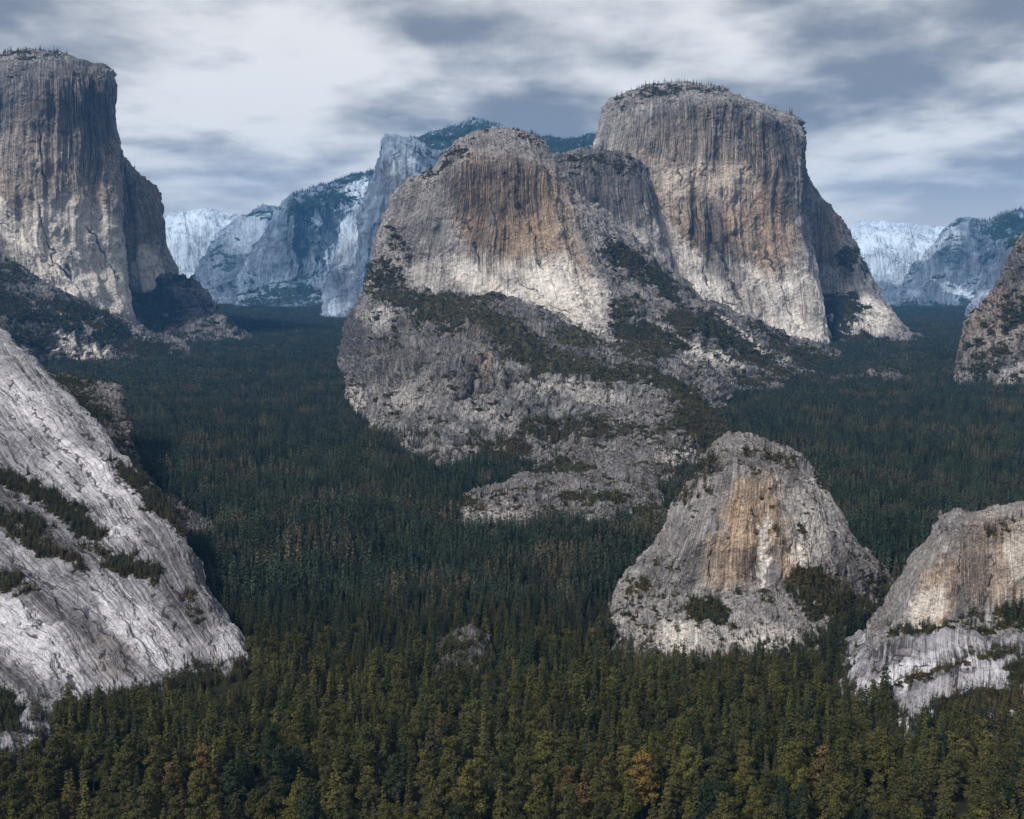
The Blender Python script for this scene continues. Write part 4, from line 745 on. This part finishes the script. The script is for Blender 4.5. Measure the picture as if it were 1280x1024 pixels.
def free(x, y):
    cx = np.clip((x + 19200) // 16, 0, 2399).astype(int); cy = np.clip(y // 16, 0, 1399).astype(int)
    return HG[cx, cy] < 9
def cells(y0, y1, step, jit=.5, slope=.53):
    Y = np.arange(y0, y1, step); P = []
    for y in Y:
        w = slope * y + 60; X = np.arange(-w, w, step); P.append(np.stack([X, np.full(len(X), y)], -1))
    P = np.concatenate(P); P += rng.uniform(-jit, jit, P.shape) * step; return P
def forest(name, y0, y1, step, coll, npick, scale, label):
    P = cells(y0, y1, step); P = P[free(P[:, 0], P[:, 1])]
    gap = vn(np.stack([P[:, 0] / 160, P[:, 1] / 160, 0 * P[:, 0]], -1), 71); P = P[rng.random(len(P)) < .94 - .12 * (gap > .5)]
    z = gz(P[:, 0], P[:, 1]); a_, b_, _ = project(np.column_stack([P, z + 34])); _, b0_, _ = project(np.column_stack([P, z])); K = low_growth(a_, b0_, b_, P[:, 1]); m_ = K > -1.2; K = np.maximum(K, .26); P, z, K = P[m_], z[m_], K[m_]; lowp = fbm(np.stack([P[:, 0] / 250, P[:, 1] / 250, 0 * P[:, 0]], -1), 2, 72)
    scatter(name, np.column_stack([P, z - 1]), scale * np.clip(1 + .35 * lowp + rng.normal(0, .15, len(P)), .55, 1.5) * K, rng.uniform(0, 6.28, len(P)), rng.integers(0, npick, len(P)), coll, label, 'forest'); return P
def low_growth(px, pbase, ptop, D):
    """height factor: only young growth right before the rock feet that would otherwise be covered"""
    k = np.ones(len(px)); r = rng.random(len(px))
    for x0, x1, y, dmin, dmax in ((-40, 70, 935, 600, 860), (60, 318, 866, 600, 985), (540, 622, 832, 600, 960), (760, 1030, 815, 700, 1040), (1035, 1085, 870, 600, 940), (1085, 1150, 915, 600, 850), (1150, 1330, 878, 600, 850), (545, 840, 655, 1100, 1520), (440, 545, 520, 1500, 2900)):
        m = (px > x0) & (px < x1) & (D < dmax) & (D > dmin); k = np.where(m, np.minimum(k, (pbase - y + 16 * r) / np.maximum(pbase - ptop, 1)), k)
    return k
pf = forest('forest', 3000, 11500, 19, FAR, 6, .95, 'distant dark conifer forest filling the far valley floor')
pm = forest('forest', 1130, 3000, 13, MID, 8, .95, 'dense dark blue-green conifer forest with brownish patches across the middle of the valley')
# nearest belt: individuals first
P = cells(600, 1130, 8.6, .42); P = P[free(P[:, 0], P[:, 1])]; z = gz(P[:, 0], P[:, 1])
a_, b_, _ = project(np.column_stack([P, z + 38])); _, b0_, _ = project(np.column_stack([P, z])); K = low_growth(a_, b0_, b_, P[:, 1]); m_ = K > -1.2; K = np.maximum(K, .26); P, z, K = P[m_], z[m_], K[m_]
px, py, dd = project(np.column_stack([P, z])); px2, py2, _ = project(np.column_stack([P, z + 34]))
vis = (px > -25) & (px < 1305) & (py2 < 1022) & (dd > 560); P, z, px, py, py2, K = P[vis], z[vis], px[vis], py[vis], py2[vis], K[vis]
o = np.argsort(P[:, 1]); P, z, px, py, py2, K = P[o], z[o], px[o], py[o], py2[o], K[o]
keep = np.ones(len(P), bool)
NI = 300
# the front rows are spaced wider: big trees
sel = []
for i in range(len(P)):
    if all((P[i, 0] - P[j, 0]) ** 2 + (P[i, 1] - P[j, 1]) ** 2 > 13.2 ** 2 for j in sel[-110:]): sel.append(i)
    if len(sel) >= NI: break
yi = P[sel[-1], 1]; 
rest = [i for i in range(len(P)) if P[i, 1] > yi - 4 and i not in set(sel)]
R_ = P[rest]; warm = 1 - sstep(900, 1060, R_[:, 1] + 60 * rng.normal(0, 1, len(R_)))
oli = rng.random(len(R_)) < warm * .9; pick = np.where(oli, rng.choice([2, 3, 4, 6, 7], len(R_)), rng.choice([0, 1, 5, 1], len(R_)))
scatter('forest', np.column_stack([R_, z[rest] - 1]), (1.12 - .25 * sstep(850, 1130, R_[:, 1])) * (1 + rng.normal(0, .15, len(R_))) * K[rest], rng.uniform(0, 6.28, len(R_)), pick, NEAR, 'mixed olive and dark green trees packed behind the front rows', 'forest')
rg = np.random.default_rng(11)
CR = {}; TR = {}
for kind, word in (('fir', 'pointed'), ('round', 'round-topped'), ('spire', 'slender')):
    CR[kind] = []
    for v in range(4):
        L = crown(kind, 34, rg, {'fir': 4200, 'round': 5200, 'spire': 3000}[kind]); CR[kind].append(mesh_np('crown', L, quads(len(L) // 4), None, False)); CR[kind][-1].materials.append(None)
    T, TF = trunk_geo(34, .5, 31, rg); TR[kind] = mesh_np('trunk', T, TF, m_bark)
rows_w = [(1000, 'bottom row'), (950, 'second row'), (905, 'third row'), (0, 'back row')]
cols_w = [(60, 'at the left edge'), (130, 'under the left slab'), (200, 'below the slab foot'), (270, "below the slab's right foot"), (340, 'just right of the slab'), (400, 'between slab and outcrop'), (460, 'left of the outcrop'), (520, 'close left of outcrop'), (580, 'below the little outcrop'), (640, 'just right of outcrop'), (700, 'right of the outcrop'), (760, 'left of small dome'),
          (820, "below dome's left foot"), (880, 'below dome, left half'), (940, 'below dome, centre'), (990, 'below dome, right half'), (1050, "below dome's right foot"), (1100, 'between dome and slabs'), (1160, 'below the right slabs'), (1220, 'under the right slabs'), (9999, 'at the right edge')]
used = {}
for i in sel:
    r = rg.random(); kind = 'round' if r < .50 else ('fir' if r < .90 else 'spire')
    t = rg.random() + .22 * float(vn(np.array([[P[i, 0] / 70, P[i, 1] / 70, 0.]]), 33)[0])
    tone = 'dark green' if t < .14 else 'olive green' if t < .50 else 'brown-green' if t < .76 else 'yellow-green' if t < 1.0 else 'rust brown' if t < 1.09 else 'golden orange'
    s_ = (.82 + .46 * rg.random() ** 1.2) * (1.12 if kind == 'round' else 1.0) * min(1, K[i])
    size = 'tall' if s_ > 1.15 else 'mid-sized' if s_ > .97 else 'short'
    top = py[i] - (py[i] - py2[i]) * s_
    rw = next(w for a, w in rows_w if top >= a); cw = next(w for a, w in cols_w if px[i] <= a)
    shape = {'fir': 'pointed', 'round': 'round-topped', 'spire': 'slender'}[kind]
    lab = f"{size} {tone.replace(' ', '-')} {shape} tree, {rw}, {cw}"
    root = bpy.data.objects.new('tree', None); COL.objects.link(root); root.location = (P[i, 0], P[i, 1], z[i] - .5); root.rotation_euler = (0, 0, rg.random() * 6.28); root.scale = (s_ * (.95 + .2 * rg.random()),) * 2 + (s_,)
    used.setdefault(lab, []).append((px[i], root)); root['category'] = 'tree'; root['group'] = 'trees in the front belt of forest'
    me = CR[kind][rg.integers(4)]
    c = bpy.data.objects.new('crown', me); COL.objects.link(c); c.parent = root; c.material_slots[0].link = 'OBJECT'; c.material_slots[0].material = m_tone[tone]
    tr = bpy.data.objects.new('trunk', TR[kind]); COL.objects.link(tr); tr.parent = root
for lab, L in used.items():
    L.sort(key=lambda a: a[0]); n = len(L)
    words = {1: [''], 2: ['left one of two alike: ', 'right one of two alike: '], 3: ['leftmost of three alike: ', 'middle of three alike: ', 'rightmost of three alike: ']}.get(n, [''] * n)
    for (x, r), w in zip(L, words): r['label'] = w + lab
# ------------------------------------------------------------------ growth on the rock
bp, bs, tp, ts = [], [], [], []
for M in MASS:
    s = M['s']; w = M['veg'] * M['ok']; vis = (M['px'] > -60) & (M['px'] < 1340) & (M['py'] < 1060)
    nface = M['n']; w = np.where(vis & (w > .38), w, 0); nz_ = np.clip(nface[:, 2], 0, 1); w = w * (.3 + nz_)
    area = 1.0
    k = int(min(w.sum() * .20, 14000))
    if k < 5: continue
    ii = rng.choice(len(w), k, p=w / w.sum(), replace=False)
    P_ = M['P'][ii]; nn = M['n'][ii]
    farm = s > 5.2
    tr = rng.random(k) < (.9 if farm else .30)
    jit = rng.uniform(-.7, .7, (k, 3)) * s; jit[:, 2] = 0
    P_ = P_ + jit
    hb = np.clip(2.6 * s, 1.6, 7) * rng.uniform(.5, 1.35, k)       # bush size in metres
    ht = np.clip(7.0 * s, 9, 27) * rng.uniform(.5, 1.3, k) / 10
    for a in np.nonzero(~tr)[0]: bp.append(P_[a] - np.array([0, 0, .2 * hb[a]])); bs.append(hb[a])
    for a in np.nonzero(tr)[0]: tp.append(P_[a] - np.array([0, 0, .6])); ts.append(ht[a])
for M in MASS:
    s = M['s']; zz = M['P'][:, 2]; band = (10 + 14 * vn(M['P'] / s * .05, 44)) * s + 8
    zz = zz - gz(M['P'][:, 0], M['P'][:, 1]); w = M['ok'] * (zz > -.5) * (zz < band) * (M['px'] > -60) * (M['px'] < 1340) * (M['n'][:, 1] < .4) * (1 - np.clip(zz / np.maximum(band, 1), 0, 1)) ** 1.5 * (M['n'][:, 2] > .1)
    if w.sum() < 5: continue
    k = int(min(w.sum() * .10, (w > 0).sum() // 2, 2500))
    for j in rng.choice(len(w), k, p=w / w.sum(), replace=False): tp.append(M['P'][j] - np.array([0, 0, 1.])); ts.append(np.clip(9 * s, 9, 28) / 10 * rng.uniform(.35, 1.15))
# trees along the skyline of the high tops, and denser stands
def stand(cx, cy, rx, ry, n, hgt, names=None, ang=0):
    """trees growing on the rock surface seen around cx, cy"""
    a = math.radians(ang); cand = []
    for M in MASS:
        if names and M['name'] not in names: continue
        dx = M['px'] - cx; dy = M['py'] - cy; e = ((dx * math.cos(a) + dy * math.sin(a)) / rx) ** 2 + ((-dx * math.sin(a) + dy * math.cos(a)) / ry) ** 2
        j = np.nonzero((e < 1) & M['ok'] & (M['n'][:, 2] > .12) & (M['n'][:, 1] < .75))[0]; cand.append(M['P'][j])
    cand = np.concatenate(cand) if cand else np.zeros((0, 3))
    if len(cand) == 0: print('STAND EMPTY', cx, cy); return
    for j in rng.choice(len(cand), n): tp.append(cand[j] - np.array([0, 0, 1])); ts.append(hgt / 10 * rng.uniform(.6, 1.25))
stand(30, 66, 75, 5, 90, 24, ['mountain_left']); stand(855, 110, 70, 5, 120, 24, ['mountain_right']); stand(930, 122, 60, 5, 30, 14, ['mountain_right'], 15)
stand(430, 228, 75, 8, 420, 42, ['mountain_far_cliff'], -14); stand(560, 172, 80, 12, 700, 38, ['mountain_wooded_ridge'], -12); stand(715, 182, 50, 10, 500, 38, ['mountain_wooded_ridge'])
stand(1260, 275, 50, 10, 400, 42, ['mountain_far_right'], -10); stand(335, 264, 30, 5, 80, 36, ['mountain_far_ridge'])
stand(787, 402, 22, 18, 70, 38); stand(710, 545, 62, 14, 260, 22); stand(850, 480, 30, 9, 40, 18); stand(500, 368, 30, 8, 20, 22)
stand(840, 400, 26, 10, 60, 16); stand(1222, 470, 26, 9, 60, 17); stand(880, 770, 28, 14, 40, 8); stand(1020, 745, 38, 18, 110, 13); stand(650, 575, 50, 10, 70, 20)
stand(1222, 772, 12, 8, 12, 15); stand(1272, 772, 20, 12, 24, 16); stand(1225, 890, 70, 20, 120, 12); stand(1275, 845, 16, 20, 30, 10); stand(1150, 795, 30, 5, 24, 6)
stand(20, 895, 60, 30, 60, 12); stand(175, 890, 80, 12, 50, 13); stand(100, 645, 60, 16, 50, 6, None, 30); stand(860, 600, 40, 40, 160, 20)
stand(190, 390, 40, 25, 150, 20, ['talus_slope'], 30); stand(1060, 395, 30, 20, 120, 20, ['buttress'], 30); stand(110, 500, 50, 14, 60, 9, ['ledge'])
bp, tp = np.array(bp), np.array(tp); print('verts', sum(len(m['P']) for m in MASS), 'bushes', len(bp), 'ledge trees', len(tp), 'masses', len(MASS), 'front trees', len(sel), 'groves', len(pf), len(pm), len(R_))
scatter('scrub', bp, bs, rng.uniform(0, 6.28, len(bp)), rng.integers(0, 4, len(bp)), BUSH, 'low dark olive scrub clinging to the rock ledges', 'scrub')
scatter('mountain_trees', tp, ts, rng.uniform(0, 6.28, len(tp)), rng.integers(0, 5, len(tp)), LTREE, 'small dark conifers dotted over the ledges and mountain tops', 'trees')
# ------------------------------------------------------------------ light, sky, air
SUN_EL, SUN_AZ = 48, -136   # azimuth of the sun measured from +Y clockwise
d = Vector((math.sin(math.radians(SUN_AZ)) * math.cos(math.radians(SUN_EL)), math.cos(math.radians(SUN_AZ)) * math.cos(math.radians(SUN_EL)), math.sin(math.radians(SUN_EL))))
sl = bpy.data.lights.new('sun', 'SUN'); so = bpy.data.objects.new('sun', sl); COL.objects.link(so); so.location = (0, 0, 3000)
so.rotation_euler = d.to_track_quat('Z', 'Y').to_euler(); sl.energy = 2.7; sl.angle = math.radians(9); sl.color = (1, .95, .88)
w = bpy.data.worlds.new('World'); S.world = w; w.use_nodes = True; nt = w.node_tree; nt.nodes.clear(); q = N(nt)
sky = q.n('ShaderNodeTexSky'); sky.sky_type = 'NISHITA'; sky.sun_disc = False; sky.sun_elevation = math.radians(SUN_EL); sky.sun_rotation = math.radians(SUN_AZ)
tc = q.n('ShaderNodeTexCoord'); sp = q.n('ShaderNodeSeparateXYZ'); q.put(sp.inputs[0], tc.outputs['Generated'])
den = q.math('ADD', q.math('MAXIMUM', sp.outputs[2], 0.0), .16)
cmb = q.n('ShaderNodeCombineXYZ'); q.put(cmb.inputs[0], q.math('DIVIDE', sp.outputs[0], den)); q.put(cmb.inputs[1], q.math('DIVIDE', sp.outputs[1], den)); cl = cmb.outputs[0]
n1 = q.noise(q.vscale(cl, (1.2, 1.0, 1), (6.3, 2.2, 0)), 1, 5, .5, .15); n2 = q.noise(q.vscale(cl, (3.2, 2.8, 1), (1.1, 4.7, 0)), 1, 5, .54, .1)
f = q.math('ADD', q.math('MULTIPLY', n1, .68), q.math('MULTIPLY', n2, .32))
c = q.mix(q.ramp(f, .40, .60), (.115, .122, .138), (.46, .45, .44))
c = q.mix(q.math('MULTIPLY', q.ramp(sp.outputs[2], .12, .0), .7), c, (.44, .435, .43))
b1 = q.n('ShaderNodeBackground'); q.put(b1.inputs[0], sky.outputs[0]); b1.inputs[1].default_value = .10
b2 = q.n('ShaderNodeBackground'); q.put(b2.inputs[0], c); b2.inputs[1].default_value = 1.0
ms = q.n('ShaderNodeMixShader'); ms.inputs[0].default_value = .96; nt.links.new(b1.outputs[0], ms.inputs[1]); nt.links.new(b2.outputs[0], ms.inputs[2])
o = q.n('ShaderNodeOutputWorld'); nt.links.new(ms.outputs[0], o.inputs[0])
# haze
HZ = True
if HZ:
    x0, x1, y0_, y1_, z0_, z1_ = -22500, 22500, -2500, 26000, -60, 2450
    V = np.array([[x, y, z] for z in (z0_, z1_) for y in (y0_, y1_) for x in (x0, x1)], float)
    hz = bpy.data.objects.new('haze', mesh_np('haze', V, np.array([[0, 2, 3, 1], [4, 5, 7, 6], [0, 1, 5, 4], [2, 6, 7, 3], [0, 4, 6, 2], [1, 3, 7, 5]]), None, False)); COL.objects.link(hz)
    m, nt = newmat('haze'); q = N(nt); pv = q.n('ShaderNodeVolumePrincipled'); pv.inputs['Color'].default_value = (.12, .44, 1.0, 1); pv.inputs['Density'].default_value = 2.0e-5; pv.inputs['Anisotropy'].default_value = 0
    o = q.n('ShaderNodeOutputMaterial'); nt.links.new(pv.outputs[0], o.inputs['Volume']); hz.data.materials.append(m); tag(hz, 'thin blue haze filling the valley air', 'haze', kind='stuff')
S.view_settings.view_transform = 'Standard'; S.view_settings.look = 'None'; S.view_settings.exposure = 1.0; S.view_settings.gamma = 1.0
S.render.engine = 'CYCLES'; S.cycles.max_bounces = 4; S.cycles.volume_bounces = 0; S.cycles.diffuse_bounces = 2
